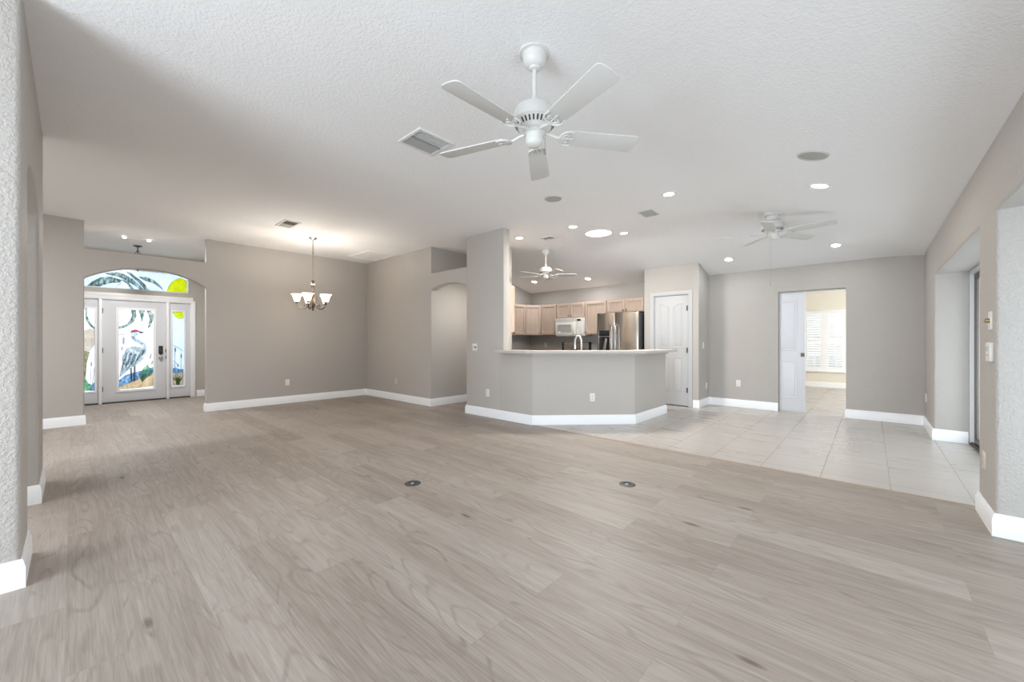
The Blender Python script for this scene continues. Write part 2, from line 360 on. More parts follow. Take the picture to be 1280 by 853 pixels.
# ---------------------------------------------------------------- floors
mb = MB(); mb.poly([(-3.2, -.9), (4.38, -.9), (4.38, 5.05), (5.6, 5.05), (5.6, 6.1), (4.5, 6.1), (4.5, 8.5), (2.1, 8.5), (2.1, 10.97), (-3.2, 10.97)], -.1, 0)
struct('floor', mb, M_PLANK, 'greyed oak plank floor running through great room, dining area and foyer', 'floor', False)
mb = MB(); mb.poly([(4.38, -.9), (8.3, -.9), (8.3, -2.4), (13.1, -2.4), (13.1, 3.5), (8.25, 3.5), (8.25, 6.8), (5.6, 6.8), (5.6, 5.05), (4.38, 5.05)], -.1, -.002)
struct('floor_tile', mb, M_TILE, 'beige square stone tile floor beside the kitchen bar and through the bedroom doorway', 'floor', False)
mb = MB(); mb.poly([(-.0, 0), (.035, 0), (.028, .006), (.007, .006)], -.57, 3.56, 'xz')
o = mb.build('trim_1', mat('threshold_strip', (.34, .26, .20), .45, bump=.1, bscale=90)); o.location = (4.36, 0, 0)
tag(o, 'thin brown threshold strip where planks meet tile', 'threshold', None, 'structure')
# ---------------------------------------------------------------- ceiling (vaulted: flat middle, slopes to the outer walls)
bm = bmesh.new()
V = lambda x, y, z: bm.verts.new((x, y, z))
xa, xb, ya, yb = 6.18, 8.25, 1.35, -.87
ze = 2.45 - .25 * .15; zs = 2.45 - .25 * .30
A = V(-3.2, ya, H); B = V(xa, ya, H); Cc = V(xa, 11, H); D = V(-3.2, 11, H)
E1 = V(-3.2, yb, zs); F = V(xb + .15, yb, zs); G = V(xb, 11, ze + 0)
F.co = Vector((8.1 + .3, -.87, 2.375)); G.co = Vector((8.4, 11, 2.375))
for q in ((A, B, Cc, D), (E1, F, B, A), (F, G, Cc, B)): bm.faces.new(q)
bmesh.ops.bevel(bm, geom=[e for e in bm.edges if len(e.link_faces) == 2], offset=.32, segments=8, affect='EDGES', profile=.5)      # eased creases
r = bmesh.ops.extrude_face_region(bm, geom=bm.faces[:]); bmesh.ops.translate(bm, vec=(0, 0, .15), verts=[g for g in r['geom'] if isinstance(g, bmesh.types.BMVert)])
bmesh.ops.recalc_face_normals(bm, faces=bm.faces[:])
mb = MB(); mb.bm.free(); mb.bm = bm
struct('ceiling', mb, M_CEIL, 'white knockdown textured vaulted ceiling', 'ceiling')
mb = MB(); mb.box(8.26, 13.3, -2.5, 3.6, 2.45, 2.55); struct('ceiling_bedroom', mb, M_CEIL, 'plain white ceiling of the bright bedroom', 'ceiling', False)
HT = 2.99      # wall tops end inside the ceiling slab
# ---------------------------------------------------------------- walls
BV = .018
# slider wall on the lanai side
mb = MB(); mb.poly([(-3.2, 0), (.2, 0), (.2, 2.01), (3.81, 2.01), (3.81, 0), (4.3, 0), (4.3, 2.01), (7.0, 2.01), (7.0, 0), (8.25, 0), (8.25, 2.51), (-3.2, 2.51)], -.87, -.57, 'xz', BV)
struct('wall_right', mb, M_WALLR, 'greige textured wall with two tall patio door openings', 'wall')
# far wall with the pocket door opening (y, z outline)
mb = MB(); mb.poly([(-.6, 0), (.285, 0), (.285, 2.035), (1.17, 2.035), (1.17, 0), (2.3, 0), (2.3, 2.52), (-.6, 2.52)], 8.1, 8.25, 'yz', .012)
struct('wall_far', mb, M_WALLR, 'greige far wall around the pocket door opening', 'wall')
mb = MB(); mb.box(8.1, 8.25, 2.3, 6.8, 0, 2.52); struct('wall_kitchen', mb, M_SPLASH, 'grey kitchen back wall behind the wall cabinets', 'wall')
mb = MB(); mb.poly([(5.45, 0), (8.1, 0), (8.1, 2.52), (6.18, HT), (5.45, HT)], 6.66, 6.8, 'xz'); struct('wall_kitchen_side', mb, M_SPLASH, 'grey kitchen side wall beyond the tall column wall', 'wall')
# pantry closet
mb = MB(); mb.poly([(2.28, 0), (2.45, 0), (2.45, 2.06), (3.10, 2.06), (3.10, 0), (3.29, 0), (3.29, 2.67), (2.28, 2.67)], 7.5, 7.6, 'yz', .012)
struct('wall_pantry', mb, M_WALL, 'beige pantry wall around the white four panel door', 'wall')
mb = MB(); mb.poly([(7.6, 0), (8.1, 0), (8.1, 2.52), (7.6, 2.64)], 2.28, 2.38, 'xz'); struct('wall_pantry_side', mb, M_WALL, 'short pantry side wall with light switch', 'wall')
mb = MB(); mb.poly([(7.6, 0), (8.1, 0), (8.1, 2.52), (7.6, 2.64)], 3.19, 3.29, 'xz'); struct('wall_pantry_inner', mb, M_WALL, 'pantry side wall beside the refrigerator', 'wall')
# dining side wall with arched hall opening and plant shelf above
mb = MB(); mb.poly([(5.98, 0), (8.36, 0), (8.36, HT), (5.98, HT), (5.98, 2.44)] + [(5.0, 2.44)] + arch(5.0, 5.98, 2.13, 2.215), 4.4, 4.54, 'yz', .014)
struct('wall_dining', mb, M_WALL, 'greige dining side wall with arched hall opening and plant shelf', 'wall')
# tall column wall at the end of the bar
mb = MB(); mb.box(4.4, 4.54, 4.15, 5.0, 0, HT, .014); struct('wall_column', mb, M_WALL, 'tall narrow greige wall standing at the end of the kitchen bar', 'wall')
mb = MB(); mb.poly([(4.425, 5.979), (5.45, 5.979), (5.45, 6.08), (4.425, 6.08)], 0, HT); struct('wall_hall_left', mb, M_WALL, 'pale wall seen through the small hall arch', 'wall')
mb = MB(); mb.poly([(4.54, 4.93), (5.45, 4.93), (5.45, 5.98), (5.35, 5.98), (5.35, 5.03), (4.54, 5.03)], 0, HT); struct('wall_hall_back', mb, M_WALL, 'back wall of the small arched hall', 'wall')
mb = MB(); mb.box(5.35, 5.45, 6.08, 6.8, 0, HT); struct('wall_hall_end', mb, M_WALL, 'wall closing the kitchen behind the hall', 'wall')
# entry wall: arch below, open ledge above
mb = MB(); mb.poly([(-3.2, 0), (.11, 0)] + arch(.11, 1.52, 2.11, 2.325) + [(1.52, 0), (4.54, 0), (4.54, HT), (1.52, HT), (1.52, 2.535), (.11, 2.535), (.11, HT), (-3.2, HT)], 8.36, 8.50, 'xz', .016)
struct('wall_entry', mb, M_WALL, 'greige wall with the wide arch into the foyer and open ledge above', 'wall')
mb = MB(); mb.poly([(-1.2, 0), (-.02, 0), (-.02, 2.09), (1.74, 2.09), (1.74, 0), (2.1, 0), (2.1, HT), (-1.2, HT)], 10.82, 10.97, 'xz', 0, [[(.02, 2.215), (1.665, 2.215), (1.665, 2.62), (.02, 2.62)]])
struct('wall_front', mb, M_WALL, 'foyer front wall around the stained glass entry door', 'wall', False)
mb = MB(); mb.box(1.98, 2.1, 8.5, 10.82, 0, HT); struct('wall_foyer_right', mb, M_WALL, 'foyer side wall right of the entry door', 'wall')
mb = MB(); mb.box(-1.2, -1.08, 8.5, 10.82, 0, HT); struct('wall_foyer_left', mb, M_WALL, 'foyer side wall left of the entry door', 'wall')
# left arch wall, wall by the camera, rear wall
mb = MB(); mb.poly([(3.07, 0), (3.5, 0)] + arch(3.5, 4.56, 2.13, 2.30) + [(4.56, 0), (5.2, 0), (5.2, HT), (3.07, HT)], -.46, -.17, 'yz', .02)
struct('wall_left', mb, M_WALLR, 'near left textured wall with bullnose arch opening', 'wall')
mb = MB(); mb.box(-3.2, -.46, 3.07, 3.22, 0, HT); struct('wall_left_near', mb, M_WALLR, 'wall behind the near left arch pier', 'wall')
mb = MB(); mb.poly([(-.9, 0), (8.5, 0), (8.5, HT), (1.35, HT), (-.9, 2.44)], -3.2, -3.06, 'yz', 0, [[(-.1, .3), (2.6, .3), (2.6, 2.3), (-.1, 2.3)], [(5.7, .6), (7.5, .6), (7.5, 2.0), (5.7, 2.0)]])
struct('wall_rear', mb, M_WALL, 'wall with windows behind the viewpoint', 'wall', False)
# bar half wall
bar = [(4.3992, 4.24), (4.3992, 3.58), (5.45, 2.53), (6.62, 2.53), (6.62, 2.67), (5.508, 2.67), (4.5408, 3.638), (4.5408, 4.24)]
mb = MB(); mb.poly(bar, 0, 1.02, 'xy', .012); struct('wall_bar', mb, M_WALL, 'low greige half wall under the bar counter', 'wall')
# bedroom
mb = MB(); mb.poly([(-2.5, 0), (3.6, 0), (3.6, 2.47), (-2.5, 2.47)], 13.0, 13.15, 'yz', 0, [[(-.02, .46), (1.75, .46), (1.75, 1.95), (-.02, 1.95)]])
struct('wall_bedroom', mb, M_CREAM, 'cream bedroom wall around the shuttered window', 'wall', False)
mb = MB(); mb.box(8.25, 13.1, 3.45, 3.6, 0, 2.47); struct('wall_bedroom_left', mb, M_CREAM, 'cream bedroom side wall', 'wall')
mb = MB(); mb.poly([(8.25, 0), (13.1, 0), (13.1, 2.52), (8.25, 2.52)], -2.5, -2.35, 'xz', 0, [[(9.4, .5), (11.8, .5), (11.8, 2.1), (9.4, 2.1)]]); struct('wall_bedroom_right', mb, M_CREAM, 'cream bedroom side wall toward the lanai', 'wall')
mb = MB(); mb.box(8.25, 8.3, -2.4, -.6, 0, 2.47); struct('wall_bedroom_near', mb, M_CREAM, 'bedroom wall return beside the lanai', 'wall')
# ---------------------------------------------------------------- baseboards
PROF = [(0, 0), (.016, 0), (.016, .10), (.012, .112), (.009, .128), (.004, .138), (0, .138)]
def bb(name, path, label):       # the room lies to the left of the path's direction
    mb = MB(); mb.sweep(path, PROF); struct(name, mb, M_TRIM, label, 'baseboard')
bb('baseboard_dining', [(5.35, 5.98), (4.4, 5.98), (4.4, 8.36), (1.52, 8.36), (1.52, 8.5)], 'white baseboard round the dining area corner')
bb('baseboard_entry', [(.11, 8.5), (.11, 8.36), (-3.0, 8.36)], 'white baseboard left of the foyer arch')
bb('baseboard_foyer', [(1.98, 10.82), (1.79, 10.82)], 'short white baseboard right of the entry door')
bb('baseboard_bar', [(6.62, 2.67), (6.62, 2.53), (5.45, 2.53), (4.4, 3.58), (4.4, 5.0), (4.54, 5.0)], 'white baseboard along the bar half wall and column wall')
bb('baseboard_far', [(7.0, -.845), (7.0, -.57), (8.1, -.57), (8.1, .285), (8.25, .285)], 'white baseboard on the far wall beside the doorway')
bb('baseboard_pantry', [(8.1, 1.175), (8.1, 2.28), (7.5, 2.28), (7.5, 2.375)], 'white baseboard running from the pocket door to the pantry door')
bb('baseboard_pier', [(3.81, -.845), (3.81, -.57), (4.3, -.57), (4.3, -.845)], 'tall white baseboard round the pier between patio openings')
bb('baseboard_arch', [(-3.0, 3.07), (-.17, 3.07), (-.17, 3.5), (-.46, 3.5)][::-1], 'white baseboard round the near left pier')
bb('baseboard_arch_far', [(-.46, 4.56), (-.17, 4.56), (-.17, 5.2), (-.46, 5.2)][::-1], 'white baseboard round the second left pier')
bb('baseboard_bedroom', [(13.0, -2.3), (13.0, 3.4)], 'white baseboard under the bedroom window')
# ---------------------------------------------------------------- outside
mb = MB(); mb.box(-8, 26, -16, -.87, -.2, -.03); struct('lanai_floor', mb, M_CONC, 'pale lanai slab outside the patio doors', 'floor', False)
mb = MB(); mb.box(-12, 16, 10.97, 30, -.25, -.06); struct('porch_floor', mb, M_CONC, 'pale porch slab outside the entry door', 'floor', False)
mb = MB(); mb.box(13.3, 40, -16, 20, -.25, -.06); struct('yard_ground', mb, M_CONC, 'bright ground outside the bedroom window', 'ground', False)
# ---------------------------------------------------------------- entry door with sidelights and transom
YD = 10.82
def ring(mb, a0, a1, b0, b1, wd, d0, d1, plane='xz', bev=0):
    mb.poly([(a0, b0), (a1, b0), (a1, b1), (a0, b1)], d0, d1, plane, bev, [[(a0 + wd, b0 + wd), (a1 - wd, b0 + wd), (a1 - wd, b1 - wd), (a0 + wd, b1 - wd)]]); return mb
door1 = thing('door_1', (.85, YD, 0), 0, 'white entry door with stained glass heron between two sidelights', 'door', None, 'structure')
def D1(mb, name, m, parent=door1, label=None):
    bmesh.ops.translate(mb.bm, vec=(-.85, -YD, 0), verts=mb.bm.verts[:]); return mb.build(name, m, parent, label)
mb = MB()
for x0, x1 in ((-.018, .03), (.325, .372), (1.298, 1.345), (1.69, 1.738)): mb.box(x0, x1, YD - .02, YD + .11, 0, 2.0, .004)
mb.box(-.018, 1.738, YD - .02, YD + .11, 2.0, 2.088, .004)
for x0, x1, z0, z1 in ((-.018, 1.738, 2.06, 2.125), (1.72, 1.775, 0, 2.06)): mb.box(x0, x1, YD - .024, YD - .002, z0, z1, .004)
D1(mb, 'door_frame', M_TRIM)
mb = MB(); mb.box(-.01, 1.73, YD, YD + .12, 0, .022, .003); D1(mb, 'threshold', M_BRONZE, label='dark metal threshold')
mb = MB(); mb.poly([(.374, .024), (1.296, .024), (1.296, 1.997), (.374, 1.997)], YD + .02, YD + .06, 'xz', .003, [[(.592, .235), (1.108, .235), (1.108, 1.82), (.592, 1.82)]])
slab = D1(mb, 'door_slab', M_DOORW)
mb = MB(); ring(mb, .557, 1.143, .20, 1.855, .045, YD + .005, YD + .02, 'xz', .004); D1(mb, 'glass_trim', M_TRIM, slab)
for z in (.28, 1.02, 1.78):
    mb = MB(); mb.cyl((.373, YD + .012, z - .05), (.373, YD + .012, z + .05), .009, 10); mb.box(.362, .385, YD + .014, YD + .021, z - .045, z + .045); D1(mb, 'hinge', M_BRONZE, label='dark bronze hinge')
mb = MB(); mb.box(1.178, 1.244, YD - .012, YD + .02, .93, 1.10, .012, 3); lock = D1(mb, 'smart_lock', M_BLACK, label='black keypad lock')
mb = MB()
for i in range(2):
    for j in range(5): mb.cyl((1.198 + .026 * i, YD - .014, .955 + .028 * j), (1.198 + .026 * i, YD - .010, .955 + .028 * j), .007, 10)
D1(mb, 'key_button', M_CHAR, lock)
mb = MB(); mb.lathe([(0, 0), (.03, .002), (.032, .008), (.014, .014), (.012, .034), (.026, .042), (.029, .056), (.02, .068), (0, .07)], (1.212, YD + .02, .86), 24, Matrix.Rotation(R(90), 4, 'X')); D1(mb, 'door_knob', M_NICKEL, label='satin nickel knob')
for z in (.86, 1.0):
    mb = MB(); mb.box(1.285, 1.30, YD + .01, YD + .022, z - .03, z + .03, .003); D1(mb, 'strike_plate', M_BRONZE, label='dark strike plate')
DOOR=dict(
 frond=[[(0.842,1.811),(0.85,1.7),(0.809,1.576),(0.705,1.473),(0.588,1.431),(0.588,1.481),(0.69,1.517),(0.761,1.608),(0.785,1.708),(0.769,1.807)], [(0.883,1.814),(0.973,1.819),(0.957,1.705),(0.929,1.58),(0.912,1.681)], [(0.998,1.82),(1.066,1.813),(1.1,1.735),(1.091,1.62),(1.057,1.505),(1.019,1.447),(1.032,1.55),(1.046,1.664),(1.024,1.742)]],
 crown=[[(0.753,1.359),(0.777,1.409),(0.834,1.432),(0.883,1.411),(0.912,1.371),(0.834,1.383)]],
 beak=[[(0.883,1.379),(0.907,1.398),(0.985,1.367),(0.899,1.35)]],
 neck=[[(0.777,1.36),(0.834,1.383),(0.879,1.361),(0.858,1.31),(0.826,1.298),(0.847,1.249),(0.907,1.205),(0.973,1.146),(1.002,1.062),(0.957,1.063),(0.932,1.115),(0.874,1.16),(0.818,1.198),(0.782,1.253),(0.772,1.309)]],
 body=[[(0.705,1.055),(0.801,1.098),(0.899,1.079),(0.957,1.063),(1.002,1.062),(0.992,0.96),(0.949,0.849),(0.883,0.761),(0.818,0.697),(0.737,0.635),(0.658,0.551),(0.611,0.489),(0.619,0.597),(0.65,0.749),(0.666,0.902),(0.682,0.989)]],
 feather=[[(0.705,0.989),(0.737,0.999),(0.674,0.748),(0.635,0.618),(0.65,0.771)], [(0.761,0.965),(0.793,0.965),(0.737,0.767),(0.674,0.616),(0.698,0.747)], [(0.818,0.942),(0.858,0.941),(0.801,0.764),(0.729,0.657),(0.761,0.766)], [(0.883,0.94),(0.924,0.962),(0.883,0.828),(0.809,0.72),(0.842,0.807)], [(0.932,1.007),(0.973,1.04),(0.968,0.961),(0.919,0.872)]],
 leg=[[(0.758,0.656),(0.782,0.665),(0.788,0.41),(0.769,0.407)], [(0.811,0.693),(0.837,0.707),(0.834,0.406),(0.811,0.408)]],
 water=[[(0.588,0.425),(0.69,0.527),(0.785,0.565),(0.982,0.621),(1.113,0.672),(1.113,0.546),(0.982,0.486),(0.818,0.408),(0.69,0.351),(0.588,0.294)]],
 sand=[[(0.588,0.29),(0.69,0.347),(0.818,0.403),(0.982,0.481),(1.113,0.541),(1.113,0.282),(0.818,0.261),(0.588,0.255)]],
 bush=[[(0.883,0.515),(0.924,0.602),(0.965,0.667),(1.015,0.722),(1.057,0.617),(1.1,0.592),(1.066,0.503),(0.982,0.441),(0.932,0.377)]],
 cattail=[[(0.666,1.297),(0.683,1.253),(0.683,1.165),(0.668,1.117),(0.649,1.165),(0.649,1.253)], [(0.643,1.11),(0.658,1.077),(0.655,1.023),(0.639,1.001),(0.625,1.045)], [(1.066,0.959),(1.079,0.924),(1.066,0.845),(1.046,0.834),(1.035,0.873)], [(1.086,0.81),(1.1,0.786),(1.086,0.718),(1.069,0.708),(1.066,0.754)]],
 lead=[[(0.588,1.326),(0.674,1.332),(0.761,1.368),(0.761,1.36),(0.674,1.321),(0.588,1.316)], [(0.982,1.372),(1.113,1.379),(1.113,1.369),(0.982,1.361)], [(0.666,1.117),(0.672,1.117),(0.655,0.705),(0.649,0.705)], [(0.643,1.001),(0.649,1.001),(0.658,0.792),(0.652,0.793)], [(0.919,1.58),(0.927,1.58),(0.927,1.4),(0.92,1.4)], [(1.046,0.834),(1.052,0.834),(1.019,0.721),(1.012,0.722)]],
 )
SIDE=dict(
 sun=[[(1.399,1.82),(1.577,1.83),(1.577,1.682),(1.507,1.672),(1.443,1.716)]],
 water=[[(1.399,0.622),(1.452,0.639),(1.516,0.597),(1.577,0.601),(1.577,0.546),(1.488,0.528),(1.399,0.528)]],
 sand=[[(1.399,0.524),(1.488,0.523),(1.577,0.542),(1.577,0.255),(1.399,0.27)]],
 plant=[[(1.461,0.277),(1.452,0.36),(1.407,0.434),(1.455,0.395),(1.448,0.49),(1.474,0.406),(1.485,0.511),(1.496,0.404),(1.529,0.509),(1.514,0.391),(1.571,0.447),(1.525,0.343),(1.51,0.273)]],
 cattail=[[(1.443,1.068),(1.461,1.04),(1.459,0.973),(1.441,0.95),(1.426,0.986),(1.426,1.045)], [(1.54,0.948),(1.556,0.919),(1.555,0.852),(1.538,0.829),(1.525,0.877)], [(1.485,0.724),(1.503,0.7),(1.501,0.653),(1.483,0.646),(1.468,0.678)]],
 lead=[[(1.399,1.12),(1.488,1.068),(1.577,0.983),(1.577,0.971),(1.485,1.056),(1.399,1.109)], [(1.437,0.95),(1.445,0.95),(1.445,0.632),(1.437,0.632)], [(1.536,0.829),(1.543,0.829),(1.543,0.603),(1.536,0.603)], [(1.399,0.799),(1.479,0.725),(1.479,0.713),(1.399,0.787)]],
 )
LEFT=dict(
 frond=[[(0.152,1.809),(0.177,1.811),(0.182,1.67),(0.216,1.545),(0.292,1.453),(0.292,1.415),(0.216,1.476),(0.165,1.591)]],
 tan=[[(0.088,1.355),(0.216,1.435),(0.292,1.405),(0.292,1.136),(0.216,1.01),(0.152,1.011),(0.088,1.028)]],
 olive=[[(0.088,1.013),(0.152,1.011),(0.212,0.995),(0.173,0.792),(0.156,0.511),(0.088,0.484)]],
 bush=[[(0.088,0.478),(0.156,0.504),(0.194,0.407),(0.229,0.379),(0.205,0.271),(0.088,0.273)]],
 water=[[(0.21,0.271),(0.233,0.373),(0.292,0.422),(0.292,0.26)]],
 cattail=[[(0.231,0.821),(0.248,0.788),(0.244,0.732),(0.229,0.72),(0.216,0.765)], [(0.27,0.718),(0.283,0.686),(0.277,0.629),(0.262,0.63)]],
 lead=[[(0.229,0.72),(0.235,0.72),(0.222,0.38),(0.216,0.381)], [(0.266,0.63),(0.272,0.629),(0.251,0.393),(0.244,0.394)]],
 )
TRAN=dict(
 frond=[[(0.183,2.215),(0.242,2.318),(0.352,2.41),(0.502,2.441),(0.643,2.39),(0.617,2.342),(0.489,2.319),(0.389,2.272),(0.334,2.222)], [(0.402,2.496),(0.579,2.54),(0.67,2.512),(0.789,2.435),(0.897,2.316),(0.952,2.219),(0.897,2.223),(0.789,2.333),(0.67,2.411),(0.604,2.449),(0.489,2.468)], [(0.696,2.57),(0.775,2.544),(0.897,2.429),(0.98,2.335),(1.036,2.227),(0.966,2.23),(0.897,2.345),(0.789,2.472)], [(0.63,2.407),(0.735,2.364),(0.816,2.215),(0.775,2.215),(0.709,2.333)], [(0.883,2.483),(1.008,2.494),(1.12,2.435),(1.221,2.331),(1.258,2.223),(1.207,2.301),(1.092,2.384),(0.966,2.421)]],
 sun=[[(1.316,2.213),(1.339,2.343),(1.391,2.437),(1.474,2.515),(1.527,2.537),(1.581,2.517),(1.636,2.484),(1.636,2.21)]],
 lead=[[(0.547,2.24),(0.63,2.343),(0.636,2.335),(0.554,2.237)]],
 )
GM = dict(frond=M_GREENGL, crown=M_REDGL, beak=M_LEAD, neck=M_NECKGL, body=M_BODYGL, feather=M_FEATHGL, leg=M_LEGGL, water=M_WATERGL, sand=M_SANDGL,
          bush=M_BUSHGL, cattail=M_CATGL, lead=M_LEAD, sun=M_SUNGL, plant=M_PLANTGL, tan=M_TANGL, olive=M_OLIVEGL)
NAMES = dict(frond='palm_frond', crown='heron_crown', beak='heron_beak', neck='heron_neck', body='heron_body', feather='wing_feather', leg='heron_leg', water='water', sand='sand', bush='green_bush',
             cattail='cattail', lead='lead_line', sun='yellow_sun', plant='spiky_plant', tan='tan_panel', olive='olive_panel')
LAYER = dict(water=0, sand=0, tan=0, olive=0, body=1, neck=1, bush=1, frond=1, sun=0, feather=2, leg=1, crown=2, beak=2, cattail=1, lead=0, plant=1)
def clip(p, x0, x1, z0, z1): return [(min(max(x, x0), x1), min(max(z, z0), z1)) for x, z in p]
def glazing(pane_name, rect, yc, mot, back):
    x0, x1, z0, z1 = rect
    mb = MB(); mb.box(x0, x1, yc, yc + .004, z0, z1); pane = D1(mb, pane_name, back)
    for k, polys in mot.items():
        yy = yc - .003 - .003 * LAYER[k]
        for p in polys:
            p = clip(p, x0 + .001, x1 - .001, z0 + .001, z1 - .001)
            mb = MB(); mb.poly(p, yy, yy + .0022, 'xz'); D1(mb, NAMES[k], GM[k], pane)
            if k in ('lead', 'beak', 'feather', 'cattail', 'crown'): continue
            mb = MB(); mb.tube([(x, yy - .0005, z) for x, z in p + [p[0]]], .0022, 5); D1(mb, 'came', M_LEAD, pane)
    return pane
glazing('door_glass', (.592, 1.108, .235, 1.82), YD + .04, DOOR, M_FROST)
glazing('sidelight_glass', (1.40, 1.59, .25, 1.815), YD + .04, SIDE, M_SKYGL)
glazing('sidelight_glass', (.085, .275, .25, 1.815), YD + .04, LEFT, M_FROST)
for x0, x1, a, b in ((1.345, 1.69, 1.40, 1.59), (.03, .325, .085, .275)):
    mb = MB(); mb.poly([(x0, .022), (x1, .022), (x1, 2.0), (x0, 2.0)], YD + .02, YD + .06, 'xz', .003, [[(a, .25), (b, .25), (b, 1.815), (a, 1.815)]])
    sp = D1(mb, 'sidelight_panel', M_DOORW)
    mb = MB(); ring(mb, a - .025, b + .025, .225, 1.84, .025, YD + .006, YD + .02, 'xz', .003); D1(mb, 'glass_trim', M_TRIM, sp)
win = thing('window_1', (.85, YD, 2.215), 0, 'wide stained glass transom of palm fronds and yellow sun over the entry door', 'window', None, 'structure')
_d = door1; door1b = win
def D1(mb, name, m, parent=win, label=None):
    bmesh.ops.translate(mb.bm, vec=(-.85, -YD, -2.215), verts=mb.bm.verts[:]); return mb.build(name, m, win if parent is _d else parent, label)
mb = MB(); ring(mb, .02, 1.665, 2.215, 2.62, .018, YD + .03, YD + .09, 'xz', .003); D1(mb, 'window_frame', M_TRIM)
glazing('transom_glass', (.038, 1.647, 2.233, 2.602), YD + .05, TRAN, M_SKYGL)
# ---------------------------------------------------------------- pantry door
def panel_outline(y0, y1, z0, z1, rise=0, side=0, n=8):
    if not rise: return [(y0, z0), (y1, z0), (y1, z1), (y0, z1)]
    pts = [(y0, z0), (y1, z0)]
    for i in range(n + 1):
        t = i / n; y = y1 + (y0 - y1) * t
        q = t if side > 0 else 1 - t      # shared arch that climbs toward the middle of the door
        pts.append((y, z1 - rise * (1 - math.sin(q * math.pi / 2))))
    return pts
def inset(p, d):
    cx = sum(a for a, b in p) / len(p); cz = sum(b for a, b in p) / len(p)
    w = max(a for a, b in p) - min(a for a, b in p); h = max(b for a, b in p) - min(b for a, b in p)
    return [(cx + (a - cx) * (1 - 2 * d / w), cz + (b - cz) * (1 - 2 * d / h)) for a, b in p]
def moulded_panel(mb, outline, x):
    mb.poly(outline, x - .006, x + .002, 'yz', .003, [inset(outline, .018)])
    mb.poly(inset(outline, .032), x - .005, x + .002, 'yz', .004)
door2 = thing('door_2', (7.5, 2.775, 0), 0, 'white four panel pantry door with arched upper panels', 'door', None, 'structure')
def L2(mb, name, m, parent=door2, label=None):
    bmesh.ops.translate(mb.bm, vec=(-7.5, -2.775, 0), verts=mb.bm.verts[:]); return mb.build(name, m, parent, label)
mb = MB(); mb.box(7.515, 7.55, 2.468, 3.082, .012, 2.045, .003)
sl = L2(mb, 'door_slab', M_DOOR)
for y0, y1, s in ((2.555, 2.745, 1), (2.805, 2.995, -1)):
    mb = MB(); moulded_panel(mb, panel_outline(y0, y1, 1.06, 1.90, .07, s), 7.515); L2(mb, 'upper_panel', M_DOOR, sl)
    mb = MB(); moulded_panel(mb, panel_outline(y0, y1, .25, .90), 7.515); L2(mb, 'lower_panel', M_DOOR, sl)
mb = MB(); mb.poly([(2.385, 0), (2.452, 0), (2.452, 2.058), (3.098, 2.058), (3.098, 0), (3.165, 0), (3.165, 2.125), (2.385, 2.125)], 7.484, 7.5, 'yz', .004)
mb.poly([(2.45, 0), (2.465, 0), (2.465, 2.048), (3.085, 2.048), (3.085, 0), (3.10, 0), (3.10, 2.06), (2.45, 2.06)], 7.5, 7.6, 'yz'); L2(mb, 'door_casing', M_DOOR)
for z in (.30, 1.03, 1.80):
    mb = MB(); mb.cyl((7.508, 2.468, z - .05), (7.508, 2.468, z + .05), .008, 10); mb.box(7.511, 7.516, 2.468, 2.495, z - .045, z + .045); L2(mb, 'hinge', M_BRONZE, label='dark bronze hinge')
mb = MB(); mb.lathe([(0, 0), (.028, .002), (.03, .008), (.012, .012), (.011, .032), (.025, .04), (.027, .055), (0, .066)], (7.515, 3.02, .95), 24, Matrix.Rotation(R(-90), 4, 'Y')); L2(mb, 'door_knob', M_NICKEL, label='satin nickel knob')
# ---------------------------------------------------------------- pocket door
door3 = thing('door_3', (8.17, .98, 0), 0, 'white panelled pocket door half slid into the wall', 'door', None, 'structure')
def L3(mb, name, m, parent=door3, label=None):
    bmesh.ops.translate(mb.bm, vec=(-8.17, -.98, 0), verts=mb.bm.verts[:]); return mb.build(name, m, parent, label)
mb = MB(); mb.box(8.15, 8.186, .805, 1.166, .015, 2.02, .003); sl = L3(mb, 'door_slab', M_DOORW)
for z0, z1 in ((.24, .86), (1.04, 1.88)):
    mb = MB(); moulded_panel(mb, panel_outline(.915, 1.15, z0, z1), 8.15); L3(mb, 'door_panel', M_DOORW, sl)
mb = MB(); ring(mb, .815, .865, .94, 1.0, .007, 8.143, 8.15, 'yz', .001); mb.box(8.1475, 8.15, .82, .86, .945, .995); L3(mb, 'flush_pull', M_BRONZE, sl, 'dark bronze flush pull')
mb = MB(); mb.box(8.155, 8.19, .29, 1.165, 2.02, 2.034); L3(mb, 'door_track', M_GREY)
# ---------------------------------------------------------------- bedroom window with plantation shutters
win2 = thing('window_2', (13.0, .865, .46), 0, 'bright bedroom window with white plantation shutters', 'window', None, 'structure')
def W2(mb, name, m, parent=win2, label=None):
    bmesh.ops.translate(mb.bm, vec=(-13.0, -.865, -.46), verts=mb.bm.verts[:]); return mb.build(name, m, parent, label)
mb = MB(); ring(mb, -.06, 1.79, .43, 1.99, .05, 12.965, 13.0, 'yz', .004); mb.box(12.967, 12.998, .84, .92, .479, 1.941); W2(mb, 'window_frame', M_TRIM)
mb = MB(); mb.box(12.93, 13.0, -.09, 1.82, .40, .435, .005); W2(mb, 'window_sill', M_TRIM)
mb = MB(); mb.box(13.09, 13.094, -.02, 1.75, .46, 1.95); W2(mb, 'window_pane', M_PANE)
mb = MB(); ring(mb, -.02, 1.75, .46, 1.95, .03, 13.07, 13.11, 'yz'); mb.box(13.072, 13.108, -.01, 1.74, 1.20, 1.23)
for y in (.21, .42, .64, .865, 1.09, 1.31, 1.53): mb.box(13.08, 13.10, y - .009, y + .009, .46, 1.95)
W2(mb, 'window_sash', M_TRIM)
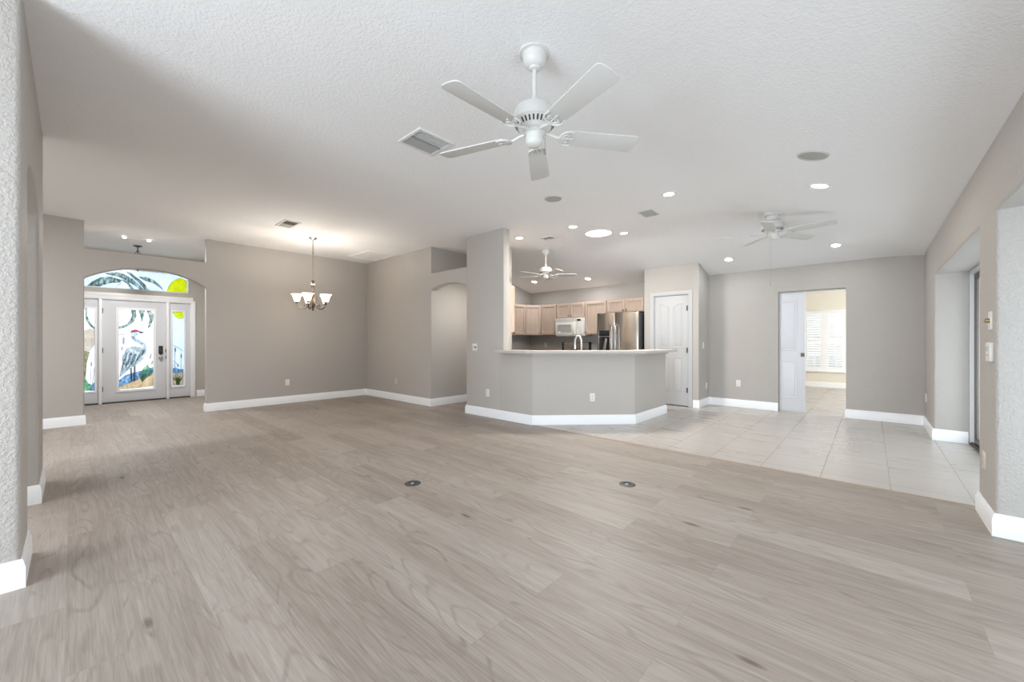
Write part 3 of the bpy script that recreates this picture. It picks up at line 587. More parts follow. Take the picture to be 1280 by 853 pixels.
for y0, y1 in ((.485, .84), (.92, 1.275), (1.28, 1.70), (.03, .48)):
    mb = MB(); ring(mb, y0, y1, .49, 1.93, .04, 12.97, 12.995, 'yz'); mb.box(12.972, 12.993, y0 + .001, y1 - .001, 1.17, 1.25); p = W2(mb, 'shutter_panel', M_TRIM)
    mb = MB(); z = .555
    while z < 1.88:
        if not 1.14 < z < 1.28:
            t = bmesh.new(); bmesh.ops.create_cube(t, size=1)
            bmesh.ops.scale(t, vec=(.062, y1 - y0 - .082, .008), verts=t.verts[:]); mb.merge(t, Matrix.Translation((12.983, (y0 + y1) / 2, z)) @ Matrix.Rotation(R(34), 4, 'Y'))
        z += .062
    mb.box(12.94, 12.946, (y0 + y1) / 2 - .006, (y0 + y1) / 2 + .006, .54, 1.12); mb.box(12.94, 12.946, (y0 + y1) / 2 - .006, (y0 + y1) / 2 + .006, 1.29, 1.88)
    W2(mb, 'louvers', M_TRIM, p)
# ---------------------------------------------------------------- sliding patio doors
def slider(name, x0, x1, label, panels):
    d = thing(name, ((x0 + x1) / 2, -.86, 0), 0, label, 'door', None, 'structure'); cx = (x0 + x1) / 2
    def S(mb, nm, m, parent=d, lab=None):
        bmesh.ops.translate(mb.bm, vec=(-cx, .86, 0), verts=mb.bm.verts[:]); return mb.build(nm, m, parent, lab)
    mb = MB(); mb.box(x0, x1, -.98, -.855, 1.965, 2.01); mb.box(x0, x0 + .03, -.98, -.855, .02, 1.965); mb.box(x1 - .03, x1, -.98, -.855, .02, 1.965); S(mb, 'door_frame', M_ALU)
    mb = MB(); mb.box(x0, x1, -.98, -.855, 0, .02)
    for y in (-.87, -.905, -.945): mb.box(x0, x1, y - .004, y + .004, .02, .034)
    S(mb, 'door_track', M_BRONZE, lab='dark metal floor track')
    for a, b, y in panels:
        mb = MB(); ring(mb, a, b, .03, 1.965, .055, y - .016, y + .016, 'xz'); p = S(mb, 'sliding_panel', M_BRONZE, lab='dark framed sliding glass panel')
        mb = MB(); mb.box(a + .054, b - .054, y - .003, y + .003, .084, 1.911); S(mb, 'glass_pane', M_PANE, p)
    return d
slider('door_4', 4.3, 7.0, 'sliding glass patio door with dark frame between the two piers', [(5.6, 6.95, -.90), (4.35, 5.68, -.94)])
slider('door_5', .2, 3.81, 'sliding glass patio door nearest the viewpoint', [(2.55, 3.78, -.94)])
# ---------------------------------------------------------------- ceiling fans
def blade_outline(r0, r1, w0, w1):
    pts = [(r0, -w0 / 2), (r1 - .03, -w1 / 2)]
    for i in range(1, 6):
        a = -math.pi / 2 + i * math.pi / 2 / 6; pts.append((r1 - .03 + .03 * math.cos(a), -w1 / 2 + .03 + .03 * math.sin(a)))
    pts.append((r1 + .004, 0))
    return pts + [(x, -y) for x, y in pts[-2::-1]]
def fan(name, label, loc, drop, rad, az, housing=1.0, chain=.12, side=0, pitch=11):
    """drop: ceiling to blade plane"""
    f = thing(name, loc, 0, label, 'ceiling fan', 'white ceiling fans'); k = housing; zb = -drop; top = zb + .15 * k
    mb = MB(); mb.lathe([(0, .03), (.094, .03), (.096, -.008), (.092, -.018), (.074, -.022), (.070, -.03), (.070, -.05), (.062, -.075), (.045, -.094), (.034, -.098), (.030, -.108), (.018, -.112), (0, -.112)]); mb.build('canopy', M_FAN, f)
    mb = MB(); mb.lathe([(.0135, -.10), (.0135, top + .012)], seg=16); mb.lathe([(.02, top + .05), (.028, top + .03), (.03, top), (0, top)], seg=20); mb.build('downrod', M_FAN, f)
    mo = MB(); mo.lathe([(0, .152), (.03, .150), (.08, .145), (.112, .128), (.126, .10), (.130, .07), (.130, .05), (.125, .043), (.092, .008), (.088, .0), (.078, -.006), (.0, -.006)], seg=40)
    bmesh.ops.scale(mo.bm, vec=(k, k, k), verts=mo.bm.verts[:]); bmesh.ops.translate(mo.bm, vec=(0, 0, zb), verts=mo.bm.verts[:]); hs = mo.build('motor_housing', M_FAN, f)
    mb = MB()
    for i in range(30):
        t = bmesh.new(); bmesh.ops.create_cube(t, size=1); bmesh.ops.scale(t, vec=(.030 * k, .0085 * k, .004), verts=t.verts[:])
        mb.merge(t, Matrix.Translation((0, 0, zb)) @ Matrix.Rotation(2 * math.pi * i / 30, 4, 'Z') @ Matrix.Translation((.109 * k, 0, .0265 * k)) @ Matrix.Rotation(R(-46), 4, 'Y'))
    mb.build('vent_slots', M_DARK, hs, 'dark cooling slots')
    mb = MB(); mb.lathe([(0, -.004), (.062 * k, -.005), (.064 * k, -.016), (.052 * k, -.02), (.054 * k, -.060), (.050 * k, -.078), (.036 * k, -.091), (.012 * k, -.096), (0, -.096)]); bmesh.ops.translate(mb.bm, vec=(0, 0, zb), verts=mb.bm.verts[:])
    sw = mb.build('switch_housing', M_FAN, f)
    if chain:
        mb = MB(); cx, cy = .056 * k * math.cos(side), .056 * k * math.sin(side); mb.tube([(cx * .9, cy * .9, zb - .045), (cx * 1.15, cy * 1.15, zb - .05), (cx * 1.15, cy * 1.15, zb - .05 - chain)], .0016, 6)
        mb.lathe([(0, .008), (.004, .004), (.005, -.014), (0, -.018)], (cx * 1.15, cy * 1.15, zb - .05 - chain), 10); mb.build('pull_chain', M_NICKEL, f, 'thin metal pull chain')
    bl = MB(); bl.poly(blade_outline(.19, rad, .115, .142), -.003, .004, 'xy', .0015)
    bmesh.ops.rotate(bl.bm, cent=(0, 0, 0), matrix=Matrix.Rotation(R(pitch), 3, 'X'), verts=bl.bm.verts[:])
    b0 = bl.build('blade', M_BLADE, f); b0.location = (0, 0, zb - .020)
    ar = MB(); c, s = math.cos(R(pitch)), math.sin(R(pitch))
    T = lambda x, y, z=-.007: (x, y * c - z * s, y * s + z * c)
    ar.tube([(.06, 0, .012), (.095, 0, .006), (.135, 0, -.006), T(.165, 0)], [.010, .009, .008, .007], 8)
    for sg in (1, -1):
        ar.tube([T(.155, 0), T(.162, .03 * sg), T(.180, .050 * sg), T(.205, .058 * sg), T(.235, .052 * sg)], [.007, .0065, .006, .0055, .004], 8)
        ar.tube([T(.165, .008 * sg), T(.190, .030 * sg), T(.215, .026 * sg), T(.205, .010 * sg), T(.190, .014 * sg)], [.005, .0045, .004, .004, .003], 8)
    ar.tube([T(.16, 0), T(.20, 0), T(.24, 0)], [.006, .005, .004], 8)
    for x, y in ((.20, .035), (.20, -.035), (.235, 0)): ar.lathe([(0, -.011), (.006, -.010), (.007, -.004), (0, -.004)], T(x, y, 0), 10)
    ar.build('blade_arm', M_FAN, b0)
    for i in range(1, 5):
        b = copy_tree(b0, f); b.rotation_euler = (0, 0, R(az + 72 * i))
    b0.rotation_euler = (0, 0, R(az))
    return f
fan('ceiling_fan', 'large white five blade ceiling fan nearest, hanging over the plank floor', (1.85, 1.49, H), H - 2.455, .65, 35, 1.0, .085, R(-65), -12)
fan('ceiling_fan', 'white ceiling fan with long pull cord over the tile floor before the pocket door', (5.99, .93, ceil_z(5.99, .93) - .012), .225, .66, 40, 1.0, .62, R(170), -12)
fan('ceiling_fan', 'small white ceiling fan on a downrod over the kitchen cabinets', (5.96, 4.53, H), .47, .58, 27, .9, .10, R(200), -12)
# ---------------------------------------------------------------- chandelier
ch = thing('chandelier', (2.7, 6.94, H), 0, 'bronze five arm chandelier with glowing bell glass shades in the dining area', 'chandelier')
mb = MB(); mb.lathe([(0, 0), (.062, 0), (.064, -.008), (.050, -.018), (.025, -.03), (.012, -.036), (0, -.036)]); mb.build('canopy', M_NICKEL, ch)
mb = MB(); z = -.03
mb.cyl((0, 0, -.03), (0, 0, -.68), .0075, 10)
for zz in (-.25, -.47): mb.lathe([(.0075, .012), (.011, .006), (.011, -.006), (.0075, -.012)], (0, 0, zz), 12)
mb.tube([(.016 * math.cos(a), 0, -.695 + .018 * math.sin(a)) for a in [2 * math.pi * i / 14 for i in range(15)]], .004, 8); mb.build('rod', M_NICKEL, ch)
mb = MB(); mb.lathe([(0, -.71), (.012, -.712), (.030, -.735), (.034, -.742), (.012, -.75), (.010, -.77), (.026, -.785), (.030, -.80), (.020, -.84), (.016, -.90), (.020, -.96), (.034, -1.03), (.040, -1.09), (.028, -1.15), (.012, -1.185), (.016, -1.20), (.010, -1.22), (0, -1.225)], seg=24); mb.build('column', M_BRONZE, ch)
mb = MB(); mb.lathe([(.0285, 0), (.0305, -.004), (.0305, -.014), (.0285, -.018)], (0, 0, -.772), 24); mb.build('collar', M_WHITE, ch, 'pale collar')
arm = MB(); arm.tube([(.03, 0, -1.03), (.045, 0, -1.10), (.08, 0, -1.165), (.125, 0, -1.19), (.175, 0, -1.185), (.215, 0, -1.16), (.235, 0, -1.125), (.238, 0, -1.10)], .0065, 8)
arm.tube([(.05, 0, -.93), (.075, 0, -.98), (.07, 0, -1.06), (.045, 0, -1.10)], .004, 6)
arm.tube([(.08, 0, -1.165), (.10, 0, -1.13), (.125, 0, -1.125), (.13, 0, -1.15), (.115, 0, -1.158)], .004, 6)
a0 = arm.build('arm', M_BRONZE, ch)
cu = MB(); cu.lathe([(0, -1.105), (.014, -1.104), (.036, -1.092), (.038, -1.086), (.02, -1.082), (.018, -1.05), (0, -1.05)], (.238, 0, 0), 20); cu.build('candle_cup', M_BRONZE, a0)
sh = MB(); sh.lathe([(.030, -1.083), (.042, -1.06), (.050, -1.03), (.057, -1.00), (.070, -.972), (.094, -.955), (.091, -.954), (.067, -.970), (.054, -1.00), (.047, -1.03), (.039, -1.058), (.027, -1.08)], (.238, 0, 0), 28); sh.build('glass_shade', M_SHADE, a0, 'glowing frosted bell glass shade')
for i in range(1, 5):
    c = copy_tree(a0, ch); c.rotation_euler = (0, 0, R(15 + 72 * i))
a0.rotation_euler = (0, 0, R(15))
for i in range(5):
    a = R(15 + 72 * i); d = bpy.data.lights.new('chandelier_bulb', 'POINT'); d.energy = 8.5; d.color = (1, .90, .79); d.shadow_soft_size = .022
    o = bpy.data.objects.new('chandelier_bulb', d); col.objects.link(o); o.location = (2.7 + .238 * math.cos(a), 6.94 + .238 * math.sin(a), H - .99)
# foyer pendant
pe = thing('pendant_lamp', (.79, 9.88, H), 0, 'dark bronze pendant lamp hanging in the foyer before the transom', 'pendant lamp')
mb = MB(); mb.lathe([(0, 0), (.062, 0), (.064, -.01), (.03, -.022), (.012, -.03), (0, -.03)]); mb.build('canopy', M_BRONZE, pe)
mb = MB(); mb.cyl((0, 0, -.03), (0, 0, -.12), .009, 10)
for i in range(3):
    a = 2 * math.pi * i / 3 + .4; mb.tube([(.01 * math.cos(a), .01 * math.sin(a), -.09), (.05 * math.cos(a), .05 * math.sin(a), -.15), (.10 * math.cos(a), .10 * math.sin(a), -.27)], .004, 6)
mb.cyl((0, 0, -.12), (0, 0, -.40), .006, 10); mb.build('stem', M_BRONZE, pe)
mb = MB(); mb.lathe([(.11, -.26), (.108, -.30), (.09, -.345), (.05, -.385), (.012, -.40), (.012, -.395), (.048, -.378), (.086, -.34), (.104, -.30), (.106, -.26)], seg=28); mb.build('glass_bowl', M_WHITE, pe)
mb = MB(); mb.lathe([(0, -.39), (.03, -.40), (.032, -.412), (.012, -.43), (.014, -.445), (0, -.475)], seg=16); mb.build('finial', M_BRONZE, pe)
fl = thing('ceiling_spot_bar', (.72, 9.13, H), 0, 'slim white ceiling bar with two bright ends in the foyer', 'ceiling light')
mb = MB(); mb.box(-.16, .16, -.018, .018, -.02, 0, .004); mb.build('bar', M_WHITE, fl)
for x in (-.15, .15):
    mb = MB(); mb.lathe([(0, -.036), (.018, -.034), (.024, -.02), (.024, -.015), (0, -.015)], (x, 0, 0), 16); mb.build('lens', M_LENSC, fl)
area('foyer_lamp', (.72, 9.13, H - .05), (0, 0, 0), .3, .04, 40, (1, .97, .93))
# ---------------------------------------------------------------- recessed lights, skylight, speakers, vents
TILT_Y = (R(14.04), 0, 0); TILT_X = (0, R(14.04), 0); FLAT = (0, 0, 0)
def can(loc, rot, lens, label, power, color, r=.085):
    c = thing('recessed_light', (loc[0], loc[1], ceil_z(*loc)), 0, label, 'ceiling light', 'recessed ceiling lights', None, rot)
    mb = MB(); mb.lathe([(r * .70, .0), (r * .72, -.006), (r * .9, -.010), (r, -.006), (r * 1.02, .004), (r * .70, .004)], seg=32); mb.build('trim_ring', M_WHITE, c)
    mb = MB(); mb.lathe([(0, -.010), (r * .4, -.009), (r * .68, -.003), (r * .70, .002), (0, .002)], seg=28); mb.build('lens', lens, c)
    l = area('recessed_lamp', (0, 0, -.016), (0, 0, 0), r * 1.2, r * 1.2, power, color, 'DISK'); l.parent = c
    return c
WARM = (1, .86, .68); COOL = (.94, .97, 1)
PW = 5.2
can((4.70, 1.76), FLAT, M_LENSW, 'warm recessed light in the flat ceiling right of the big fan, over the bar end', PW, WARM)
can((4.78, .36), TILT_Y, M_LENSW, 'warm recessed light just below the grey ceiling speaker near the slope', PW, WARM, .095)
can((5.07, 3.34), FLAT, M_LENSW, 'warm recessed light just left of the round skylight', PW, WARM)
can((5.92, 2.93), FLAT, M_LENSW, 'small warm recessed light just right of the round skylight', PW, WARM)
can((5.02, 4.37), FLAT, M_LENSW, 'warm recessed light nearest the tall column wall', PW, WARM)
can((7.52, 1.80), TILT_X, M_LENSC, 'cool white recessed light near the pantry corner, left of the far fan', PW * .6, COOL)
can((7.48, .37), TILT_X, M_LENSC, 'cool white recessed light right of the far fan, above the pocket doorway', PW * .6, COOL)
can((7.60, 4.62), TILT_X, M_LENSC, 'cool white recessed light above the refrigerator cabinets', PW, COOL)
can((7.42, 5.98), TILT_X, M_LENSC, 'cool white recessed light behind the small kitchen fan', PW, COOL)
area('arch_hall_fill', (4.95, 5.12, 2.1), (R(30), 0, 0), .5, .12, 7, (1, .95, .88))      # added fill light for the small hall, hidden round the corner, no real fixture
sk = thing('tubular_skylight', (5.64, 3.23, H), 0, 'bright round tubular skylight in the kitchen ceiling', 'skylight')
mb = MB(); mb.lathe([(.20, .002), (.205, -.012), (.225, -.014), (.235, -.004), (.235, .004), (.20, .004)], seg=48); mb.build('trim_ring', M_WHITE, sk)
mb = MB(); mb.lathe([(0, -.028), (.08, -.026), (.15, -.018), (.203, -.006), (.203, .002), (0, .002)], seg=40); mb.build('diffuser', M_SKYL, sk)
l = area('skylight_daylight', (0, 0, -.036), (0, 0, 0), .38, .38, 55, (1, .98, .95), 'DISK'); l.parent = sk
def speaker(loc, rot, label, m):
    s = thing('ceiling_speaker', (loc[0], loc[1], ceil_z(*loc)), 0, label, 'speaker', 'ceiling speakers', None, rot)
    mb = MB(); mb.lathe([(.088, 0), (.09, -.008), (.102, -.008), (.106, -.002), (.106, .004), (.088, .004)], seg=40); mb.build('rim', M_GREY, s)
    mb = MB(); mb.lathe([(0, -.009), (.06, -.008), (.0885, -.004), (.0885, .002), (0, .002)], seg=36); mb.build('grille', m, s)
speaker((3.91, 2.86), FLAT, 'round ceiling speaker in the flat ceiling left, beyond the big fan', M_SPK)
speaker((3.95, .34), TILT_Y, 'round grey ceiling speaker on the sloping ceiling nearest the patio wall', M_SPK)
def register(loc, sx, sy, label, nslat, two=False, m=None, rot=FLAT, inner=None):
    g = thing('ceiling_register', (loc[0], loc[1], ceil_z(*loc)), 0, label, 'air vent', 'ceiling air registers', None, rot)
    m = m or M_WHITE; x, y = sx / 2, sy / 2; fr = .028
    mb = MB(); mb.poly([(-x, -y), (x, -y), (x, y), (-x, y)], -.010, .004, 'xy', .003, [[(-x + fr, -y + fr), (x - fr, -y + fr), (x - fr, y - fr), (-x + fr, y - fr)]]); mb.build('frame', m, g)
    mb = MB(); mb.box(-x + fr, x - fr, -y + fr, y - fr, .001, .004); mb.build('duct', inner or M_VENTIN, g, 'dark duct behind the slats')
    mb = MB(); L_ = 2 * (y - fr)
    for i in range(nslat):
        yy = -y + fr + L_ * (i + .5) / nslat; tl = 35 if (not two or i < nslat / 2) else -35
        t = bmesh.new(); bmesh.ops.create_cube(t, size=1); bmesh.ops.scale(t, vec=(2 * (x - fr), L_ / nslat * .55, .0015), verts=t.verts[:])
        mb.merge(t, Matrix.Translation((0, yy, -.006)) @ Matrix.Rotation(R(tl), 4, 'X'))
    if two: mb.box(-x + fr, x - fr, -.006, .006, -.011, -.002)
    mb.build('slats', M_SLAT, g, 'grey angled slats')
    return g
register((2.06, 2.87), .36, .33, 'white square ceiling air register beside the big fan', 10, True)
register((2.13, 6.38), .22, .42, 'white ceiling air register before the chandelier', 9, True)
register((5.22, 2.23), .27, .19, 'grey ceiling air register between the recessed lights and the pantry', 5, False, M_GREY)
register((5.34, 4.01), .19, .25, 'pale ceiling air register over the kitchen near the skylight', 6)
ah = thing('attic_hatch', (4.06, 7.51, H), 0, 'white framed attic hatch in the ceiling corner by the dining wall', 'attic hatch')
mb = MB(); mb.poly([(-.29, -.40), (.29, -.40), (.29, .40), (-.29, .40)], -.014, .004, 'xy', .003, [[(-.25, -.36), (.25, -.36), (.25, .36), (-.25, .36)]]); mb.build('trim', M_TRIM, ah)
mb = MB(); mb.box(-.251, .251, -.361, .361, -.004, .004); mb.build('panel', M_CEIL, ah)
# ---------------------------------------------------------------- outlets, switches
def plate_root(name, loc, rz, label, cat, group): return thing(name, loc, R(rz), label, cat, group)
def outlet(loc, rz, label, m=None, group='wall outlets'):
    m = m or M_PLATE; o = plate_root('wall_outlet', loc, rz, label, 'outlet', group)
    mb = MB(); mb.box(-.036, .036, -.007, .001, -.058, .058, .003); mb.build('plate', m, o)
    for s in (1, -1):
        mb = MB(); mb.poly([(-.017, -.012), (-.010, -.0165), (.010, -.0165), (.017, -.012), (.017, .012), (.010, .0165), (-.010, .0165), (-.017, .012)], -.010, -.006, 'xz'); bmesh.ops.translate(mb.bm, vec=(0, 0, .021 * s), verts=mb.bm.verts[:]); rc = mb.build('receptacle', m, o)
        mb = MB(); mb.box(-.0085, -.0055, -.0105, -.009, .021 * s - .003, .021 * s + .008); mb.box(.0055, .0085, -.0105, -.009, .021 * s - .003, .021 * s + .008); mb.lathe([(0, 0), (.003, 0), (.003, .0012), (0, .0012)], (0, -.0093, .021 * s - .009), 10, Matrix.Rotation(R(90), 4, 'X')); mb.build('slots', M_DARK, rc)
    return o
def switch(loc, rz, label, gangs=1, m=None):
    m = m or M_PLATE; o = plate_root('light_switch', loc, rz, label, 'switch', 'light switches'); w = .036 + .023 * (gangs - 1)
    mb = MB(); mb.box(-w, w, -.007, .001, -.058, .058, .003); mb.build('plate', m, o)
    for g in range(gangs):
        x = -.023 * (gangs - 1) + .046 * g; mb = MB(); mb.box(x - .0165, x + .0165, -.011, -.006, -.033, .033, .002); mb.build('rocker', m, o)
    return o
outlet((2.78, 8.36, .40), 0, 'white outlet low on the dining wall below the chandelier')
outlet((4.4, 7.15, .39), -90, 'pale outlet low on the dining side wall left of the hall arch', M_ALMOND)
outlet((4.4, 4.49, .38), -90, 'white outlet low on the tall column wall')
sw = plate_root('media_plate', (4.4, 4.79, 1.10), -90, 'wall plate with a dark jack on the column wall, above its outlet', 'wall plate', None)
mb = MB(); mb.box(-.058, .058, -.007, .001, -.058, .058, .003); mb.build('plate', M_PLATE, sw)
mb = MB(); mb.box(-.036, -.012, -.011, -.006, -.018, .018, .002); mb.build('socket', M_GREY, sw, 'grey square socket')
mb = MB(); mb.lathe([(0, 0), (.013, 0), (.012, .010), (.007, .018), (0, .018)], (.024, -.006, 0), 16, Matrix.Rotation(R(90), 4, 'X')); mb.build('jack', M_BRONZE, sw, 'dark round jack')
outlet((5.01, 2.97, .39), -45, 'white outlet on the front of the kitchen bar')
switch((7.76, 2.28, 1.12), 0, 'white rocker switch on the short pantry side wall')
outlet((7.96, 2.28, .36), 0, 'white outlet low on the short pantry side wall')
outlet((8.1, 1.78, .43), -90, 'white outlet low on the far wall left of the pocket door')
outlet((7.87, -.57, .42), 180, 'pale outlet low on the patio wall by the far corner')
outlet((4.11, -.57, .40), 180, 'almond outlet low on the pier between the patio doors', M_ALMOND)
outlet((7.2, 6.66, 1.1), 0, 'pale outlet on the kitchen side wall backsplash')
outlet((8.1, 6.16, 1.1), -90, 'pale outlet on the kitchen back wall backsplash')
dm = plate_root('dimmer_switch', (3.92, -.57, 1.33), 180, 'white plate with a brass dimmer knob high on the pier', 'switch', None)
mb = MB(); mb.box(-.036, .036, -.008, .001, -.058, .058, .003); mb.build('plate', M_PLATE, dm)
mb = MB(); mb.lathe([(0, 0), (.015, 0), (.014, .018), (.010, .022), (0, .022)], (0, -.007, 0), 20, Matrix.Rotation(R(90), 4, 'X')); mb.build('knob', mat('aged_brass', (.36, .28, .14), .35, .9, bump=.05, bscale=150), dm, 'brass knob')
kp = plate_root('control_keypad', (3.92, -.57, 1.13), 180, 'almond wall keypad with grey buttons below the dimmer on the pier', 'keypad', None)
mb = MB(); mb.box(-.06, .06, -.016, .001, -.06, .06, .004); mb.build('plate', M_PLATE, kp)
for i in range(4):
    mb = MB(); mb.box(-.048 + .024 * i, -.030 + .024 * i, -.020, -.015, .008, .038, .002); mb.build('button', M_GREY, kp, 'grey button')
for i in range(4):
    mb = MB(); mb.box(-.046 + .024 * i, -.034 + .024 * i, -.018, -.015, -.024, -.014, .001); mb.build('indicator', M_GREY, kp)
def floor_outlet(loc, label, rz):
    f = thing('floor_outlet', loc, R(rz), label, 'floor outlet', 'dark round floor outlets')
    mb = MB(); mb.lathe([(.036, .001), (.038, .005), (.058, .006), (.066, .003), (.067, 0), (.036, 0)], seg=40); mb.build('cover_ring', M_CHAR, f)
    mb = MB(); mb.lathe([(0, .0015), (.037, .0015), (.037, 0), (0, 0)], seg=32); mb.box(-.026, .026, -.011, .011, .001, .0032); pl = mb.build('cover_plate', M_CHAR, f)
    mb = MB(); mb.box(-.020, .006, -.008, .008, .003, .0042, .0005); mb.build('receptacle', M_ALMOND, f, 'pale receptacle face')
floor_outlet((1.92, 2.86, 0), 'dark round floor outlet left of middle, in the planks below the big fan', 20)
floor_outlet((3.11, 1.51, 0), 'dark round floor outlet nearer the tile edge, in line with the bar end', -20)
# ---------------------------------------------------------------- kitchen
def cab_door(mb, x0, x1, z0, z1, y=0.0, st=.055):
    ring(mb, x0, x1, z0, z1, st, y - .02, y, 'xz', .003); mb.box(x0 + st - .004, x1 - st + .004, y - .005, y - .001, z0 + st - .004, z1 - st + .004)
def knob(x, z, y=-.02):
    mb = MB(); mb.lathe([(0, 0), (.006, 0), (.006, .010), (.014, .016), (.015, .022), (.009, .028), (0, .029)], (x, y, z), 16, Matrix.Rotation(R(90), 4, 'X')); return mb
def cabinet(name, label, loc, rz, wd, ht, dp, doors, group, knob_low=True, drawers=False):
    c = thing(name, loc, R(rz), label, 'cabinet', group)
    mb = MB(); mb.box(0, wd, 0, dp, 0, ht); mb.build('body', M_CAB, c)
    for x0, x1, ks in doors:
        z1 = ht - .012 if not drawers else ht - .17
        mb = MB(); cab_door(mb, x0, x1, .012, z1); d = mb.build('door', M_CAB, c)
        knob(x0 + .028 if ks < 0 else x1 - .028, .05 if knob_low else z1 - .05).build('knob', M_BRONZE, d, 'dark bronze knob')
        if drawers:
            mb = MB(); mb.box(x0, x1, -.02, 0, ht - .155, ht - .012, .004); d = mb.build('drawer', M_CAB, c); knob((x0 + x1) / 2, ht - .083).build('knob', M_BRONZE, d, 'dark bronze knob')
    return c
G_W = 'pale maple wall cabinets'; ZB = 1.345; HT_ = .745; XF = 7.77
cabinet('wall_cabinet', 'pale maple wall cabinet hung on the back of the tall column wall', (4.87, 4.35, ZB), 90, .55, .765, .33, [(.008, .27, 1), (.28, .542, -1)], G_W)
cabinet('wall_cabinet', 'pale maple single door wall cabinet on the kitchen side wall', (7.02, 6.33, ZB), 0, .468, HT_, .33, [(.01, .458, -1)], G_W)
cc = thing('corner_wall_cabinet', (0, 0, ZB), 0, 'pale maple diagonal corner wall cabinet', 'cabinet', G_W); cc.location = (7.49, 6.33, ZB); cc.rotation_euler = (0, 0, R(-45))
q = math.sqrt(.5)
mb = MB(); mb.poly([(0, 0), (.396, 0), (.396 + .33 * q, .33 * q), (.198, .63), (-.33 * q, .33 * q)], 0, HT_); mb.build('body', M_CAB, cc)
mb = MB(); cab_door(mb, .012, .384, .012, HT_ - .012); d = mb.build('door', M_CAB, cc); knob(.356, .05).build('knob', M_BRONZE, d, 'dark bronze knob')
cabinet('wall_cabinet', 'pale maple wall cabinet between the corner unit and the microwave', (XF, 6.045, ZB), -90, .465, HT_, .325, [(.01, .455, 1)], G_W)
cabinet('wall_cabinet', 'short two door maple wall cabinet directly over the microwave', (XF, 5.57, 1.735), -90, .77, .355, .325, [(.01, .377, 1), (.393, .76, -1)], G_W)
cabinet('wall_cabinet', 'tall single door maple wall cabinet between microwave and refrigerator', (XF, 4.79, ZB), -90, .54, HT_, .325, [(.01, .53, -1)], G_W)
cabinet('wall_cabinet', 'short two door maple wall cabinet over the refrigerator', (XF, 4.24, 1.80), -90, .84, .29, .325, [(.012, .415, 1), (.43, .828, -1)], G_W)
G_B = 'maple base cabinets under the back worktop'
cabinet('base_cabinet', 'maple base cabinet between range and corner', (7.5, 6.02, 0), -90, .43, .87, .59, [(.01, .42, 1)], G_B, False, True)
cabinet('base_cabinet', 'maple base cabinet between range and refrigerator', (7.5, 4.79, 0), -90, .50, .87, .59, [(.01, .49, 1)], G_B, False, True)
cabinet('base_cabinet', 'maple base cabinet along the kitchen side wall', (6.6, 6.06, 0), 0, .86, .87, .59, [(.01, .42, 1), (.44, .85, -1)], G_B, False, True)
wt = MB(); wt.poly([(6.58, 6.03), (7.46, 6.03), (7.46, 5.585), (8.095, 5.585), (8.095, 6.655), (6.58, 6.655)], .87, .91, 'xy', .004)
tag(wt.build('worktop', M_WORKTOP), 'dark grey kitchen worktop in the corner left of the range', 'worktop', 'kitchen worktops')
wt = MB(); wt.box(7.46, 8.095, 4.265, 4.80, .87, .91, .004); tag(wt.build('worktop', M_WORKTOP), 'dark grey worktop strip between range and refrigerator', 'worktop', 'kitchen worktops')
# microwave (local front faces -y)
mw = thing('microwave', (7.70, 5.56, 1.315), R(-90), 'white over the range microwave with arched handle', 'microwave')
mb = MB(); mb.box(0, .765, .02, .395, 0, .415, .006); mb.build('body', M_MICRO, mw)
mb = MB(); mb.box(.004, .57, -.012, .02, .03, .33, .008); d = mb.build('door', M_MICRO, mw)
mb = MB(); mb.box(.075, .45, -.0145, -.010, .085, .265, .02, 3); mb.build('window', M_MWGLASS, d, 'grey oval edged window')
mb = MB(); mb.tube([(.53, -.010, .05), (.535, -.045, .09), (.54, -.060, .18), (.535, -.045, .27), (.53, -.010, .31)], [.016, .018, .02, .018, .016], 12); mb.build('handle', M_MICRO, d)
mb = MB(); mb.box(.575, .761, -.010, .02, .03, .33, .006); cp = mb.build('control_panel', M_MICRO, mw)
for r_ in range(4):
    for c_ in range(3):
        mb = MB(); mb.box(.605 + .045 * c_, .64 + .045 * c_, -.013, -.009, .06 + .042 * r_, .09 + .042 * r_, .003); mb.build('key', M_PLATE, cp)
mb = MB(); mb.box(.60, .70, -.014, -.008, .345, .385, .003); mb.build('display', M_BLACK, mw, 'black clock display')
mb = MB(); mb.box(.004, .761, -.006, .02, .335, .411, .004)
mb.build('vent_grille', M_MICRO, mw)
mb = MB()
for i in range(3): mb.box(.03, .58, -.008, -.005, .35 + .02 * i, .356 + .02 * i)
mb.build('vent_slot', M_GREY, mw)
# range
rg = thing('range', (7.46, 5.575, 0), R(-90), 'stainless electric range with black sided backguard under the microwave', 'stove')
mb = MB(); mb.box(0, .765, .0, .62, .02, .90, .005); mb.build('body', M_CHAR, rg)
mb = MB(); mb.box(.005, .76, -.005, .54, .90, .915, .004); ck = mb.build('cooktop', M_BLACK, rg)
for x, y, r_ in ((.2, .13, .10), (.56, .13, .08), (.2, .38, .08), (.56, .38, .10)):
    mb = MB(); mb.lathe([(r_ - .006, .9152), (r_, .9158), (r_ - .006, .9164)], (x, y, 0), 32); mb.build('burner_ring', M_GREY, ck)
mb = MB(); mb.box(.03, .735, .545, .60, .915, 1.165, .006); bg = mb.build('backguard', M_STEEL, rg, 'stainless backguard panel')
for x0, x1 in ((.0, .03), (.735, .765)):
    mb = MB(); mb.box(x0, x1, .535, .62, .915, 1.175, .006); mb.build('end_cap', M_BLACK, rg, 'black end cap')
mb = MB(); mb.box(.33, .44, .541, .546, .95, 1.0, .004); mb.build('display', M_BLACK, bg, 'black display')
